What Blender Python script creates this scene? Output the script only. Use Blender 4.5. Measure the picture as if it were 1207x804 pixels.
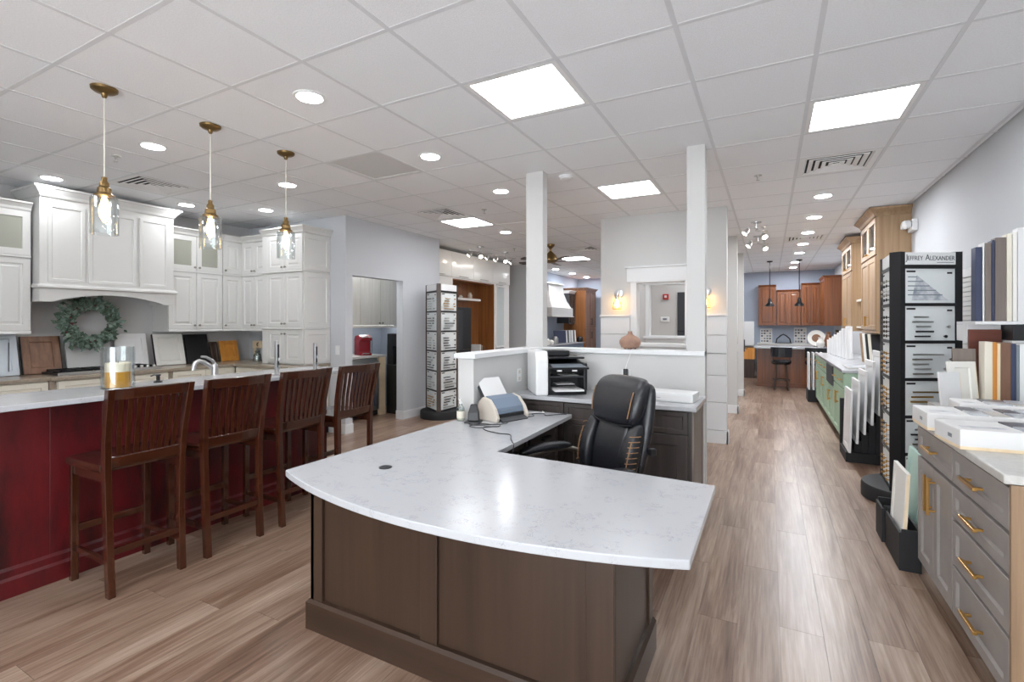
import bpy, bmesh, math, random
from mathutils import Vector, Matrix, Euler
random.seed(7)
SC = bpy.context.scene
COL = SC.collection
for o in list(bpy.data.objects): bpy.data.objects.remove(o)

# ------------------------------------------------------------------ camera
cd = bpy.data.cameras.new('camera'); cam = bpy.data.objects.new('camera', cd); COL.objects.link(cam)
cam.location = (0, 0, 1.44); cam.rotation_euler = (math.radians(90), 0, math.radians(27.85))
cd.sensor_fit = 'HORIZONTAL'; cd.sensor_width = 36; cd.lens = 575 / 1207 * 36
cd.shift_y = -20.5 / 1207; cd.clip_start = .05; cd.clip_end = 100
SC.camera = cam
# ------------------------------------------------------------------ world: overcast daylight through the storefront glass behind the camera
w = bpy.data.worlds.new('World'); SC.world = w; w.use_nodes = True
bg = w.node_tree.nodes['Background']; bg.inputs[0].default_value = (.90, .955, 1, 1); bg.inputs[1].default_value = 7.5
SC.view_settings.view_transform = 'Standard'; SC.view_settings.look = 'None'
SC.view_settings.gamma = 1; SC.view_settings.use_curve_mapping = False
SC.view_settings.exposure = 0.45
PANEL_E = 10.0     # troffer lens emission
CAN_E = 60.0       # recessed can emission
CAN_AISLE_E = 340.0  # brighter cans over the aisle and the far displays

CZ = 2.85          # ceiling height
G = .6096          # ceiling grid module
GX0, GY0 = -1.005, 2.40

# ------------------------------------------------------------------ materials
def lin(c):
    return tuple(((v / 255) / 12.92 if v / 255 <= .04045 else ((v / 255 + .055) / 1.055) ** 2.4) for v in c) + (1,)
MATS = {}
def pbsdf(name):
    m = bpy.data.materials.new(name); m.use_nodes = True
    return m, m.node_tree.nodes, m.node_tree.links, m.node_tree.nodes['Principled BSDF']
def mp(name, rgb, rough=.5, metal=0, bump=None, spec=.5, coat=0, var=None):
    """plain painted / metal / plastic surface; bump=(scale,strength); var=(scale,rgb2)"""
    m, n, l, b = pbsdf(name)
    b.inputs['Base Color'].default_value = lin(rgb); b.inputs['Roughness'].default_value = rough
    b.inputs['Metallic'].default_value = metal; b.inputs['Specular IOR Level'].default_value = spec
    b.inputs['Coat Weight'].default_value = coat
    tc = n.new('ShaderNodeTexCoord')
    if bump:
        t = n.new('ShaderNodeTexNoise'); t.inputs['Scale'].default_value = bump[0]; t.inputs['Detail'].default_value = 3
        bp = n.new('ShaderNodeBump'); bp.inputs['Strength'].default_value = bump[1]; bp.inputs['Distance'].default_value = .01
        l.new(tc.outputs['Object'], t.inputs['Vector']); l.new(t.outputs['Fac'], bp.inputs['Height']); l.new(bp.outputs[0], b.inputs['Normal'])
    if var:
        t = n.new('ShaderNodeTexNoise'); t.inputs['Scale'].default_value = var[0]; t.inputs['Detail'].default_value = 4
        cr = n.new('ShaderNodeValToRGB'); cr.color_ramp.elements[0].color = lin(rgb); cr.color_ramp.elements[1].color = lin(var[1])
        cr.color_ramp.elements[0].position = .35; cr.color_ramp.elements[1].position = .7
        l.new(tc.outputs['Object'], t.inputs['Vector']); l.new(t.outputs['Fac'], cr.inputs[0]); l.new(cr.outputs[0], b.inputs['Base Color'])
    MATS[name] = m; return m
def mwood(name, c1, c2, axis='z', rough=.4, scale=1.0, coat=0, streak=9):
    """wood: noise stretched along the grain axis, shifted per object"""
    m, n, l, b = pbsdf(name)
    tc = n.new('ShaderNodeTexCoord'); mpn = n.new('ShaderNodeMapping'); oi = n.new('ShaderNodeObjectInfo')
    s = {'x': (.35, streak, streak), 'y': (streak, .35, streak), 'z': (streak, streak, .35)}[axis]
    mpn.inputs['Scale'].default_value = tuple(v * scale for v in s)
    mul = n.new('ShaderNodeMath'); mul.operation = 'MULTIPLY'; mul.inputs[1].default_value = 40
    cmb = n.new('ShaderNodeCombineXYZ')
    l.new(oi.outputs['Random'], mul.inputs[0])
    for k in range(3): l.new(mul.outputs[0], cmb.inputs[k])
    l.new(tc.outputs['Object'], mpn.inputs['Vector']); l.new(cmb.outputs[0], mpn.inputs['Location'])
    t = n.new('ShaderNodeTexNoise'); t.inputs['Scale'].default_value = 2.2; t.inputs['Detail'].default_value = 6; t.inputs['Roughness'].default_value = .6
    t.inputs['Distortion'].default_value = .25
    l.new(mpn.outputs[0], t.inputs['Vector'])
    cr = n.new('ShaderNodeValToRGB'); e = cr.color_ramp.elements
    e[0].color = lin(c1); e[0].position = .3; e[1].color = lin(c2); e[1].position = .72
    l.new(t.outputs['Fac'], cr.inputs[0]); l.new(cr.outputs[0], b.inputs['Base Color'])
    b.inputs['Roughness'].default_value = rough; b.inputs['Coat Weight'].default_value = coat; b.inputs['Coat Roughness'].default_value = .15
    bp = n.new('ShaderNodeBump'); bp.inputs['Strength'].default_value = .06; bp.inputs['Distance'].default_value = .005
    l.new(t.outputs['Fac'], bp.inputs['Height']); l.new(bp.outputs[0], b.inputs['Normal'])
    MATS[name] = m; return m
def memit(name, rgb, strength, base=(250, 250, 250)):
    m, n, l, b = pbsdf(name)
    b.inputs['Base Color'].default_value = lin(base); b.inputs['Emission Color'].default_value = lin(rgb); b.inputs['Emission Strength'].default_value = strength
    MATS[name] = m; return m
def mglass(name, tint=(250, 252, 252), rough=.02, alpha=.18):
    """thin clear glass: mostly see-through with a mirror-like sheen"""
    m, n, l, b = pbsdf(name)
    tr = n.new('ShaderNodeBsdfTransparent'); tr.inputs[0].default_value = lin(tint)
    gl = n.new('ShaderNodeBsdfGlossy'); gl.inputs['Roughness'].default_value = rough
    fr = n.new('ShaderNodeFresnel'); fr.inputs[0].default_value = 1.45
    ad = n.new('ShaderNodeMath'); ad.operation = 'ADD'; ad.inputs[1].default_value = alpha * .25; ad.use_clamp = True; mn = n.new('ShaderNodeMath'); mn.operation = 'MINIMUM'; mn.inputs[1].default_value = .4
    mx = n.new('ShaderNodeMixShader'); l.new(fr.outputs[0], ad.inputs[0]); l.new(ad.outputs[0], mn.inputs[0]); l.new(mn.outputs[0], mx.inputs[0]); l.new(tr.outputs[0], mx.inputs[1]); l.new(gl.outputs[0], mx.inputs[2])
    l.new(mx.outputs[0], n['Material Output'].inputs[0]); MATS[name] = m; return m

def floor_mat():
    m, n, l, b = pbsdf('floor_plank')
    ge = n.new('ShaderNodeNewGeometry'); oi = n.new('ShaderNodeObjectInfo')
    ad = n.new('ShaderNodeMath'); ad.operation = 'ADD'; l.new(ge.outputs['Random Per Island'], ad.inputs[0]); l.new(oi.outputs['Random'], ad.inputs[1])
    frn = n.new('ShaderNodeMath'); frn.operation = 'FRACT'; l.new(ad.outputs[0], frn.inputs[0])
    mu = n.new('ShaderNodeMath'); mu.operation = 'MULTIPLY'; mu.inputs[1].default_value = 37; l.new(frn.outputs[0], mu.inputs[0])
    cb = n.new('ShaderNodeCombineXYZ'); l.new(mu.outputs[0], cb.inputs[0]); l.new(mu.outputs[0], cb.inputs[1])
    va = n.new('ShaderNodeVectorMath'); va.operation = 'ADD'; l.new(ge.outputs['Position'], va.inputs[0]); l.new(cb.outputs[0], va.inputs[1])
    def noise(sx, sy, sc, det, rough, dist=0):
        mpn = n.new('ShaderNodeMapping'); mpn.inputs['Scale'].default_value = (sx, sy, 1); l.new(va.outputs[0], mpn.inputs['Vector'])
        t = n.new('ShaderNodeTexNoise'); t.inputs['Scale'].default_value = sc; t.inputs['Detail'].default_value = det; t.inputs['Roughness'].default_value = rough
        t.inputs['Distortion'].default_value = dist; l.new(mpn.outputs[0], t.inputs['Vector']); return t
    t1 = noise(7, .45, 2.2, 6, .62, .8); t2 = noise(26, .9, 3, 4, .6)
    t3 = noise(3.0, .35, 1.4, 3, .5, .4)
    cr = n.new('ShaderNodeValToRGB'); e = cr.color_ramp.elements
    e[0].position = .27; e[0].color = lin((80, 57, 42)); e[1].position = .75; e[1].color = lin((180, 159, 143))
    x = e.new(.42); x.color = lin((116, 90, 73)); x = e.new(.56); x.color = lin((147, 124, 107))
    mixf = n.new('ShaderNodeMath'); mixf.operation = 'MULTIPLY_ADD'; mixf.inputs[1].default_value = .55; l.new(t1.outputs['Fac'], mixf.inputs[0])
    m2 = n.new('ShaderNodeMath'); m2.operation = 'MULTIPLY'; m2.inputs[1].default_value = .45; l.new(t3.outputs['Fac'], m2.inputs[0]); l.new(m2.outputs[0], mixf.inputs[2])
    # plank to plank tone
    tn = n.new('ShaderNodeMath'); tn.operation = 'MULTIPLY_ADD'; tn.inputs[1].default_value = .07; l.new(frn.outputs[0], tn.inputs[0]); l.new(mixf.outputs[0], tn.inputs[2])
    sb = n.new('ShaderNodeMath'); sb.operation = 'SUBTRACT'; sb.inputs[1].default_value = .035; l.new(tn.outputs[0], sb.inputs[0])
    g2 = n.new('ShaderNodeMath'); g2.operation = 'MULTIPLY_ADD'; g2.inputs[1].default_value = .42; l.new(t2.outputs['Fac'], g2.inputs[0])
    g3 = n.new('ShaderNodeMath'); g3.operation = 'SUBTRACT'; g3.inputs[1].default_value = .21; l.new(sb.outputs[0], g3.inputs[0]); l.new(g3.outputs[0], g2.inputs[2])
    l.new(g2.outputs[0], cr.inputs[0]); l.new(cr.outputs[0], b.inputs['Base Color'])
    b.inputs['Roughness'].default_value = .32; b.inputs['Specular IOR Level'].default_value = .6
    bp = n.new('ShaderNodeBump'); bp.inputs['Strength'].default_value = .12; bp.inputs['Distance'].default_value = .003
    l.new(t2.outputs['Fac'], bp.inputs['Height']); l.new(bp.outputs[0], b.inputs['Normal'])
    MATS['floor_plank'] = m
floor_mat()
def quartz_mat(name, base, vein):
    m, n, l, b = pbsdf(name)
    tc = n.new('ShaderNodeTexCoord')
    t = n.new('ShaderNodeTexNoise'); t.inputs['Scale'].default_value = 26; t.inputs['Detail'].default_value = 5; t.inputs['Roughness'].default_value = .65; t.inputs['Distortion'].default_value = 1.5
    l.new(tc.outputs['Object'], t.inputs['Vector'])
    cr = n.new('ShaderNodeValToRGB'); e = cr.color_ramp.elements
    e[0].position = .486; e[0].color = lin(base); e[1].position = .514; e[1].color = lin(base)
    k = e.new(.5); k.color = lin(vein)
    t2 = n.new('ShaderNodeTexNoise'); t2.inputs['Scale'].default_value = 14; t2.inputs['Detail'].default_value = 2
    l.new(tc.outputs['Object'], t2.inputs['Vector'])
    r2 = n.new('ShaderNodeValToRGB'); r2.color_ramp.elements[0].position = .52; r2.color_ramp.elements[1].position = .62
    l.new(t2.outputs['Fac'], r2.inputs[0])
    mx = n.new('ShaderNodeMix'); mx.data_type = 'RGBA'; mx.inputs['A'].default_value = lin(base)
    l.new(t.outputs['Fac'], cr.inputs[0]); l.new(r2.outputs[0], mx.inputs['Factor']); l.new(cr.outputs[0], mx.inputs['B'])
    l.new(mx.outputs['Result'], b.inputs['Base Color']); b.inputs['Roughness'].default_value = .2; b.inputs['Specular IOR Level'].default_value = .38
    MATS[name] = m
quartz_mat('quartz', (178, 179, 182), (130, 132, 138))
def red_mat():
    m, n, l, b = pbsdf('red_paint')
    tc = n.new('ShaderNodeTexCoord'); mpn = n.new('ShaderNodeMapping'); mpn.inputs['Scale'].default_value = (3, 3, .8)
    l.new(tc.outputs['Object'], mpn.inputs['Vector'])
    t = n.new('ShaderNodeTexNoise'); t.inputs['Scale'].default_value = 1.6; t.inputs['Detail'].default_value = 7; t.inputs['Roughness'].default_value = .65
    l.new(mpn.outputs[0], t.inputs['Vector'])
    cr = n.new('ShaderNodeValToRGB'); e = cr.color_ramp.elements
    e[0].position = .32; e[0].color = lin((34, 8, 10)); e[1].position = .72; e[1].color = lin((106, 20, 26)); k = e.new(.5); k.color = lin((82, 14, 19))
    l.new(t.outputs['Fac'], cr.inputs[0]); l.new(cr.outputs[0], b.inputs['Base Color']); b.inputs['Roughness'].default_value = .38
    MATS['red_paint'] = m
red_mat()
mp('wall_grey', (199, 201, 205), .75, bump=(90, .05))
mp('wall_greige', (200, 199, 197), .7, bump=(90, .05))
mp('wall_blue', (172, 181, 196), .75, bump=(90, .05))
mp('wall_taupe', (192, 191, 190), .75, bump=(90, .05))
mp('trim_white', (222, 223, 224), .45)
mp('tile_white', (246, 247, 249), .9, bump=(220, .3), var=(120, (238, 239, 241)))
mp('grid_white', (222, 223, 225), .6)
mp('fixture_white', (235, 235, 234), .5)
mp('vent_dark', (35, 36, 40), .8)
mp('return_grey', (220, 219, 218), .9, bump=(400, .6))
memit('panel_light', (247, 251, 255), PANEL_E); memit('can_light', (248, 251, 255), CAN_E); memit('aisle_can_light', (246, 250, 255), CAN_AISLE_E); memit('far_can_light', (248, 251, 255), CAN_AISLE_E * .45)
memit('added_strip_glow', (250, 252, 255), 9); memit('bulb_warm', (255, 196, 110), 26, (255, 220, 160)); memit('spot_light', (255, 240, 220), 24)
mp('cab_white', (214, 213, 210), .42); mp('cab_cream', (229, 224, 209), .45); mp('gloss_white', (240, 240, 238), .15)
mp('cab_grey', (146, 140, 136), .45, var=(6, (138, 132, 128))); mp('cab_green', (164, 190, 164), .45); mp('mint', (178, 208, 198), .45)
mp('dark_green', (70, 84, 78), .5)
mp('steel', (190, 190, 188), .28, 1); mp('nickel', (150, 146, 138), .3, 1); mp('gold', (190, 148, 84), .3, 1); mp('brass_dark', (132, 108, 72), .35, 1)
mp('brushed', (205, 205, 206), .35, 1); mp('bronze', (70, 62, 56), .4, .8)
mp('black_metal', (24, 24, 27), .4, .2); mp('black_plastic', (22, 23, 26), .38); mp('black_matte', (19, 19, 22), .65); mp('charcoal', (52, 54, 58), .5)
mp('white_plastic', (226, 226, 226), .35); mp('paper', (222, 221, 220), .8); mp('grey_plastic', (120, 128, 136), .35); mp('beige_plastic', (205, 196, 184), .4)
mp('screen_blue', (62, 76, 96), .12); mp('red_gloss', (128, 14, 30), .14); mp('alarm_red', (180, 40, 30), .4)
mp('leather', (26, 27, 32), .26, bump=(160, .25), spec=.6); mp('stitch', (142, 104, 68), .6); mp('seam', (12, 12, 14), .6)
mwood('wood_desk', (50, 36, 27), (66, 49, 37), 'z', .34, .8); mwood('wood_desk_x', (50, 36, 27), (66, 49, 37), 'x', .34, .8)
mwood('wood_espresso', (50, 44, 42), (74, 66, 62), 'z', .35)
mwood('wood_stool', (42, 18, 9), (72, 35, 18), 'z', .16, 1.6, .7); mwood('wood_stool_x', (42, 18, 9), (70, 33, 17), 'x', .16, 1.6, .7)
mwood('wood_oak', (142, 112, 82), (170, 142, 110), 'z', .42, 1.0); mwood('wood_walnut', (122, 74, 38), (160, 104, 58), 'z', .35, .9)
mwood('wood_cherry', (86, 44, 18), (132, 74, 32), 'z', .3, 1.0); mwood('wood_cherry_x', (86, 44, 18), (132, 74, 32), 'x', .3, 1.0)
mwood('wood_brown', (104, 72, 54), (146, 108, 84), 'z', .4, 1.2); mwood('wood_honey', (200, 128, 46), (226, 160, 78), 'z', .35, 1.2)
mwood('wood_pale', (204, 200, 190), (222, 218, 208), 'z', .5, 1.4); mwood('wood_tan', (132, 106, 82), (160, 132, 104), 'z', .45, 1.2)
mwood('wood_dark', (52, 40, 34), (80, 62, 52), 'z', .4, 1.2); mwood('wood_taupe', (104, 94, 88), (132, 120, 112), 'z', .45, 1.2)
mwood('wood_red', (92, 46, 36), (126, 70, 54), 'x', .4, 1.0); mwood('wood_maple', (228, 204, 168), (240, 222, 190), 'z', .5, 1.0)
mp('counter_taupe', (164, 152, 136), .25, var=(60, (148, 136, 120))); mp('counter_grey', (196, 194, 190), .3, var=(40, (182, 180, 176))); mp('counter_edge', (150, 142, 134), .35)
mp('slate_blue', (110, 124, 142), .5); mp('navy', (48, 56, 84), .45); mp('off_white', (232, 230, 224), .45); mp('door_grey', (188, 188, 186), .45)
mp('cream_paint', (226, 220, 204), .45); mp('sample_white', (226, 226, 226), .4); mp('panel_silver', (222, 226, 226), .4)
mp('amber_wax', (214, 158, 60), .35); mp('ivory_wax', (240, 230, 206), .5)
mp('leaf_sage', (134, 154, 142), .6, var=(30, (84, 106, 92))); mp('leaf_dark', (58, 78, 62), .6, var=(30, (92, 112, 96))); mp('berry', (92, 36, 40), .5); mp('twig', (76, 58, 44), .8)
mp('terracotta', (168, 132, 112), .55, bump=(40, .3), var=(14, (142, 110, 94)))
mp('stone_sample', (206, 208, 212), .3, var=(20, (140, 148, 160))); mp('stone_dark', (60, 62, 68), .3, var=(18, (110, 112, 120)))
mp('ceramic', (228, 226, 220), .2); mp('brown_glaze', (120, 78, 50), .3)
mglass('clear_glass'); mglass('cabinet_glass', (242, 242, 236), .05, .3); mglass('pale_glass', (226, 234, 234), .1, .5)
mp('textured_pane', (158, 158, 147), .18); mp('frosted', (206, 213, 213), .25); mp('pale_blue', (206, 214, 222), .4); mp('niche_blue', (150, 158, 170), .6); mp('ink', (62, 68, 76), .6); mp('cord_white', (232, 232, 228), .5); mp('cord_clear', (214, 210, 200), .4)

# ------------------------------------------------------------------ mesh helpers
class MB:
    def __init__(s): s.v = []; s.f = []
    def add(s, vs, fs, mat=None):
        o = len(s.v)
        s.v += [tuple(mat @ Vector(p)) if mat else tuple(p) for p in vs]
        s.f += [tuple(i + o for i in f) for f in fs]; return s
    def box(s, x0, x1, y0, y1, z0, z1, mat=None):
        vs = [(x, y, z) for z in (z0, z1) for y in (y0, y1) for x in (x0, x1)]
        return s.add(vs, [(0, 2, 3, 1), (4, 5, 7, 6), (0, 1, 5, 4), (2, 6, 7, 3), (0, 4, 6, 2), (1, 3, 7, 5)], mat)
    def loops(s, L, cap0=True, cap1=True, mat=None, closed=False):
        n = len(L[0]); vs = [p for r in L for p in r]; fs = []
        m = len(L)
        for i in range(m if closed else m - 1):
            a = i * n; b = ((i + 1) % m) * n
            for k in range(n): fs.append((a + k, a + (k + 1) % n, b + (k + 1) % n, b + k))
        if not closed:
            if cap0: fs.append(tuple(range(n - 1, -1, -1)))
            if cap1: fs.append(tuple(range((m - 1) * n, m * n)))
        return s.add(vs, fs, mat)
    def stack(s, R, mat=None):
        """R: list of (x0,x1,y0,y1,z) rectangles bottom to top"""
        return s.loops([[(a, c, z), (b, c, z), (b, d, z), (a, d, z)] for a, b, c, d, z in R], mat=mat)
    def prism(s, poly, z0, z1, mat=None):
        return s.loops([[(x, y, z0) for x, y in poly], [(x, y, z1) for x, y in poly]], mat=mat)
    def prism_y(s, poly, y0, y1, mat=None):
        """poly in x,z extruded along y"""
        return s.loops([[(x, y1, z) for x, z in poly], [(x, y0, z) for x, z in poly]], mat=mat)
    def lathe(s, prof, c=(0, 0, 0), seg=24, mat=None, cap0=True, cap1=True):
        L = [[(c[0] + r * math.cos(2 * math.pi * k / seg), c[1] + r * math.sin(2 * math.pi * k / seg), c[2] + z) for k in range(seg)] for r, z in prof]
        return s.loops(L, cap0, cap1, mat)
    def cyl(s, c, r, z0, z1, seg=20, mat=None): return s.lathe([(r, z0), (r, z1)], (c[0], c[1], 0), seg, mat)
    def tube(s, pts, r, seg=8, closed=False, flat=None):
        P = [Vector(p) for p in pts]; n = len(P); L = []; prev = None
        for i in range(n):
            if closed: t = P[(i + 1) % n] - P[i - 1]
            else: t = P[min(i + 1, n - 1)] - P[max(i - 1, 0)]
            t.normalize()
            if prev is None:
                a = Vector((0, 0, 1)) if abs(t.z) < .9 else Vector((1, 0, 0))
                u = (a - t * a.dot(t)).normalized()
            else: u = (prev - t * prev.dot(t)).normalized()
            prev = u; q = t.cross(u); rr = r[i] if isinstance(r, (list, tuple)) else r
            fl = flat or 1
            L.append([tuple(P[i] + (u * math.cos(2 * math.pi * k / seg) * fl + q * math.sin(2 * math.pi * k / seg)) * rr) for k in range(seg)])
        return s.loops(L, closed=closed)
    def bar(s, a, b, wx, wy, upv=(0, 1, 0)):
        """rectangular bar from a to b"""
        a = Vector(a); b = Vector(b); t = (b - a).normalized(); u = Vector(upv); u = (u - t * u.dot(t)).normalized(); q = t.cross(u)
        L = [[tuple(p + q * sx * wx / 2 + u * sy * wy / 2) for sx, sy in ((-1, -1), (1, -1), (1, 1), (-1, 1))] for p in (a, b)]
        return s.loops(L)
    def door(s, x0, x1, z0, z1, y, t=.02, st=.055, rec=.009, raised=False, glass=False, mat=None):
        """framed door front, back on plane y, facing -y"""
        def ring(i, yy): return [(x0 + i, yy, z0 + i), (x1 - i, yy, z0 + i), (x1 - i, yy, z1 - i), (x0 + i, yy, z1 - i)]
        st = min(st, (x1 - x0) * .3, (z1 - z0) * .3)
        if glass: return s.loops([ring(0, y), ring(0, y - t), ring(st, y - t), ring(st + .004, y)], closed=True, mat=mat)
        R = [ring(0, y), ring(.0, y - t + .002), ring(.002, y - t), ring(st, y - t), ring(st + .007, y - t + rec)]
        if raised: R += [ring(st + .022, y - t + rec), ring(st + .036, y - t + .002)]
        return s.loops(R, mat=mat)
    def build(s, name, mat, parent=None, smooth=False, bevel=0, kind=None, seg=2, solid=0, sub=0, angle=35):
        me = bpy.data.meshes.new(name); me.from_pydata(s.v, [], s.f)
        bm = bmesh.new(); bm.from_mesh(me); bmesh.ops.recalc_face_normals(bm, faces=bm.faces); bm.to_mesh(me); bm.free()
        me.materials.append(MATS[mat] if isinstance(mat, str) else mat)
        if smooth:
            me.shade_smooth()
            try: me.set_sharp_from_angle(angle=math.radians(angle))
            except Exception: pass
        o = bpy.data.objects.new(name, me); COL.objects.link(o)
        if parent: o.parent = parent
        if solid:
            md = o.modifiers.new('s', 'SOLIDIFY'); md.thickness = solid; md.offset = 0
        if bevel:
            md = o.modifiers.new('b', 'BEVEL'); md.width = bevel; md.segments = seg; md.limit_method = 'ANGLE'; md.angle_limit = math.radians(40)
        if sub:
            md = o.modifiers.new('ss', 'SUBSURF'); md.levels = sub; md.render_levels = sub
        if kind: o['kind'] = kind
        return o
def tag(o, label, cat, group=None):
    o['label'] = label; o['category'] = cat
    if group: o['group'] = group
    return o
def thing(name, label, cat, loc=(0, 0, 0), rot=0, group=None):
    o = bpy.data.objects.new(name, None); COL.objects.link(o); o.location = loc; o.rotation_euler = (0, 0, math.radians(rot)); o.empty_display_size = .1
    return tag(o, label, cat, group)
def struct(name, mb, mat, **k):
    o = mb.build(name, mat, **k); o['kind'] = 'structure'; return o
def place(o, loc=(0, 0, 0), rot=(0, 0, 0)):
    o.location = loc; o.rotation_euler = tuple(math.radians(a) for a in rot); return o
def copy_tree(o, parent=None):
    c = o.copy(); COL.objects.link(c); c.parent = parent
    for ch in list(o.children): copy_tree(ch, c)
    return c
def dup(o, loc, rot=None, label=None, group=None):
    c = copy_tree(o); c.location = loc
    if rot is not None: c.rotation_euler = (0, 0, math.radians(rot))
    if label: c['label'] = label
    if group: c['group'] = group
    return c
def text_mesh(body, size, extrude=.0008):
    cu = bpy.data.curves.new('t', 'FONT'); cu.body = body; cu.size = size; cu.extrude = extrude; cu.resolution_u = 2; cu.align_x = 'CENTER'
    ob = bpy.data.objects.new('t', cu); COL.objects.link(ob)
    dg = bpy.context.evaluated_depsgraph_get(); me = bpy.data.meshes.new_from_object(ob.evaluated_get(dg))
    bpy.data.objects.remove(ob); return me
# ================================================================== STRUCTURE
def cam_px(x, y, z):
    a = math.radians(27.85); d = -x * math.sin(a) + y * math.cos(a); r = x * math.cos(a) + y * math.sin(a)
    if d < .2: return None
    return 603.5 + 575 * r / d, 381.5 - 575 * (z - 1.44) / d, d
# ---- floor: vinyl planks on a slab
fl = struct('floor', MB().box(-7.0, 1.62, -3.1, 15.2, -.16, -.006), 'wood_dark')
PW, PL = .178, 1.22
planks = []
ix = 0; x = -6.9
while x < 1.5:
    y = -3.05 - ((ix * .47) % 1) * PL
    while y < 15.1:
        planks.append((x, y)); y += PL
    x += PW; ix += 1
def vis(x, y, z, mx=60):
    best = None
    for dx in (0, .5, 1):
        for dy in (0, .5, 1):
            p = cam_px(x + dx * PW, y + dy * PL, z)
            if p and -mx < p[0] < 1207 + mx and -mx < p[1] < 804 + mx: best = p[2] if best is None else min(best, p[2])
    return best
hidden = lambda x, y: x < -5.0 or (x < -3.7 and y < 4.0) or (x + PW < -1.95 and y > 7.2) or (y > 6.4 and x < -.5) or (x > .8 and y > 1.8)
vp = [(vis(x, y, 0), x, y) for x, y in planks if y > -1.3]
vp = sorted(t for t in vp if t[0] is not None and not hidden(t[1], t[2]))[:300]
near = {(round(t[1], 3), round(t[2], 3)) for t in vp}
pm = None
rest = MB()
for x, y in planks:
    if (round(x, 3), round(y, 3)) in near:
        if pm is None:
            o = MB().box(0, PW - .0012, 0, PL - .0012, -.006, 0).build('floor_plank', 'floor_plank', fl); pm = o.data
        else:
            o = bpy.data.objects.new('floor_plank', pm); COL.objects.link(o); o.parent = fl
        o.location = (x, y, 0)
    else: rest.box(x, x + PW - .0012, max(y, -3.09), min(y + PL, 15.15) - .0012, -.006, 0)
rest.build('floor_plank_field', 'floor_plank', fl, kind='stuff')

# ---- ceiling: lay-in tiles in a T-bar grid
ce = struct('ceiling', MB().box(-7.0, 1.62, -3.1, 15.2, CZ + .03, CZ + .12), 'grid_white')
PANELS = [(-1, 0), (2, 2), (-1, 4), (-5, 5), (-5, 12), (-5, -4), (-1, -4), (2, -4), (-5, 18), (-1, 8), (-1, 12)]  # rear and between-partition panels at the end are added to brighten the back
VENTS = [(-8, 0), (2, 4), (-5, 4), (2, 11), (-4, 10), (-5, 15)]
RETURN = [(-4, 1)]
def cell(i, j): return GX0 + i * G, GY0 + j * G
tiles = []
for i in range(-10, 5):
    for j in range(-9, 22):
        if (i, j) in PANELS or (i, j) in VENTS or (i, j) in RETURN: continue
        x, y = cell(i, j)
        x0, x1 = max(x, -6.85), min(x + G, 1.48); y0, y1 = max(y, -3), min(y + G, 15.06)
        if x1 - x0 > .03 and y1 - y0 > .03: tiles.append((x0, x1, y0, y1))
def tvis(t):
    ps = [cam_px(a, b, CZ) for a in (t[0], t[1]) for b in (t[2], t[3])]
    ps = [p for p in ps if p and -20 < p[0] < 1227 and -20 < p[1]]
    return min(p[2] for p in ps) if ps else None
hid = lambda t: (t[1] < -4.9 and t[2] > 4.5) or (t[0] > -1.95 and t[1] < -.6 and t[2] > 6.3) or (t[3] < .3)
tv = sorted([(tvis(t), t) for t in tiles if tvis(t) is not None and not hid(t)])[:300]
nt = {t for d, t in tv}
rest = MB(); tm = None; gp = .011
for t in tiles:
    x0, x1, y0, y1 = t
    full = abs(x1 - x0 - G) < 1e-3 and abs(y1 - y0 - G) < 1e-3
    def tl(mb, a, b, c, d): return mb.stack([(a, b, c, d, CZ), (a, b, c, d, CZ + .016)])
    if t in nt:
        if full:
            if tm is None:
                o = tl(MB(), gp, G - gp, gp, G - gp).build('ceiling_tile', 'tile_white', ce); o.location = (x0, y0, 0); tm = o.data
            else:
                o = bpy.data.objects.new('ceiling_tile', tm); COL.objects.link(o); o.parent = ce; o.location = (x0, y0, 0)
        else: tl(MB(), x0 + gp, x1 - gp, y0 + gp, y1 - gp).build('ceiling_tile', 'tile_white', ce)
    else: tl(rest, x0 + gp, x1 - gp, y0 + gp, y1 - gp)
rest.build('ceiling_tile_field', 'tile_white', ce, kind='stuff')
gr = MB()
for i in range(-9, 5):
    x = GX0 + i * G; gr.box(x - .012, x + .012, -3, 15.06, CZ - .002, CZ + .03)
for j in range(-8, 22):
    y = GY0 + j * G
    gr.box(-6.85, 1.48, y - .012, y + .012, CZ - .0015, CZ + .028)
gr.build('ceiling_grid', 'grid_white', ce)

# ---- walls
struct('wall_right', MB().box(1.48, 1.62, -3.1, 15.2, 0, CZ + .03), 'wall_grey')
struct('wall_left', MB().box(-7.0, -6.85, -3.1, 4.6, 0, CZ + .03), 'wall_taupe')
struct('wall_kitchen_end', MB().box(-7.0, -5.0, 4.6, 4.72, 0, CZ + .03), 'wall_grey')
dw = MB().box(-5.0, -4.88, 4.6, 4.72, 0, CZ + .03).box(-5.0, -4.88, 5.72, 6.64, 0, CZ + .03).box(-5.0, -4.88, 4.72, 5.72, 2.08, CZ + .03)
struct('wall_doorway', dw, 'wall_grey')
struct('wall_niche_back', MB().box(-6.2, -6.05, 4.72, 6.64, 0, CZ + .03), 'niche_blue')
struct('wall_niche_side', MB().box(-6.05, -5.0, 6.52, 6.64, 0, CZ + .03), 'niche_blue')
struct('wall_left_rear', MB().box(-5.8, -5.66, 6.64, 10.43, 0, CZ + .03), 'wall_grey')
struct('wall_rear_stub', MB().box(-5.8, -4.72, 10.43, 10.55, 0, CZ + .03), 'wall_taupe')
struct('wall_far_left', MB().box(-5.55, -5.4, 10.55, 14.8, 0, CZ + .03), 'wall_blue')
struct('wall_far_rear', MB().box(-5.4, -2.3, 14.7, 14.82, 0, CZ + .03), 'wall_blue')
struct('wall_far_side', MB().box(-2.42, -2.3, 10.87, 14.7, 0, CZ + .03), 'wall_grey')
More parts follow.
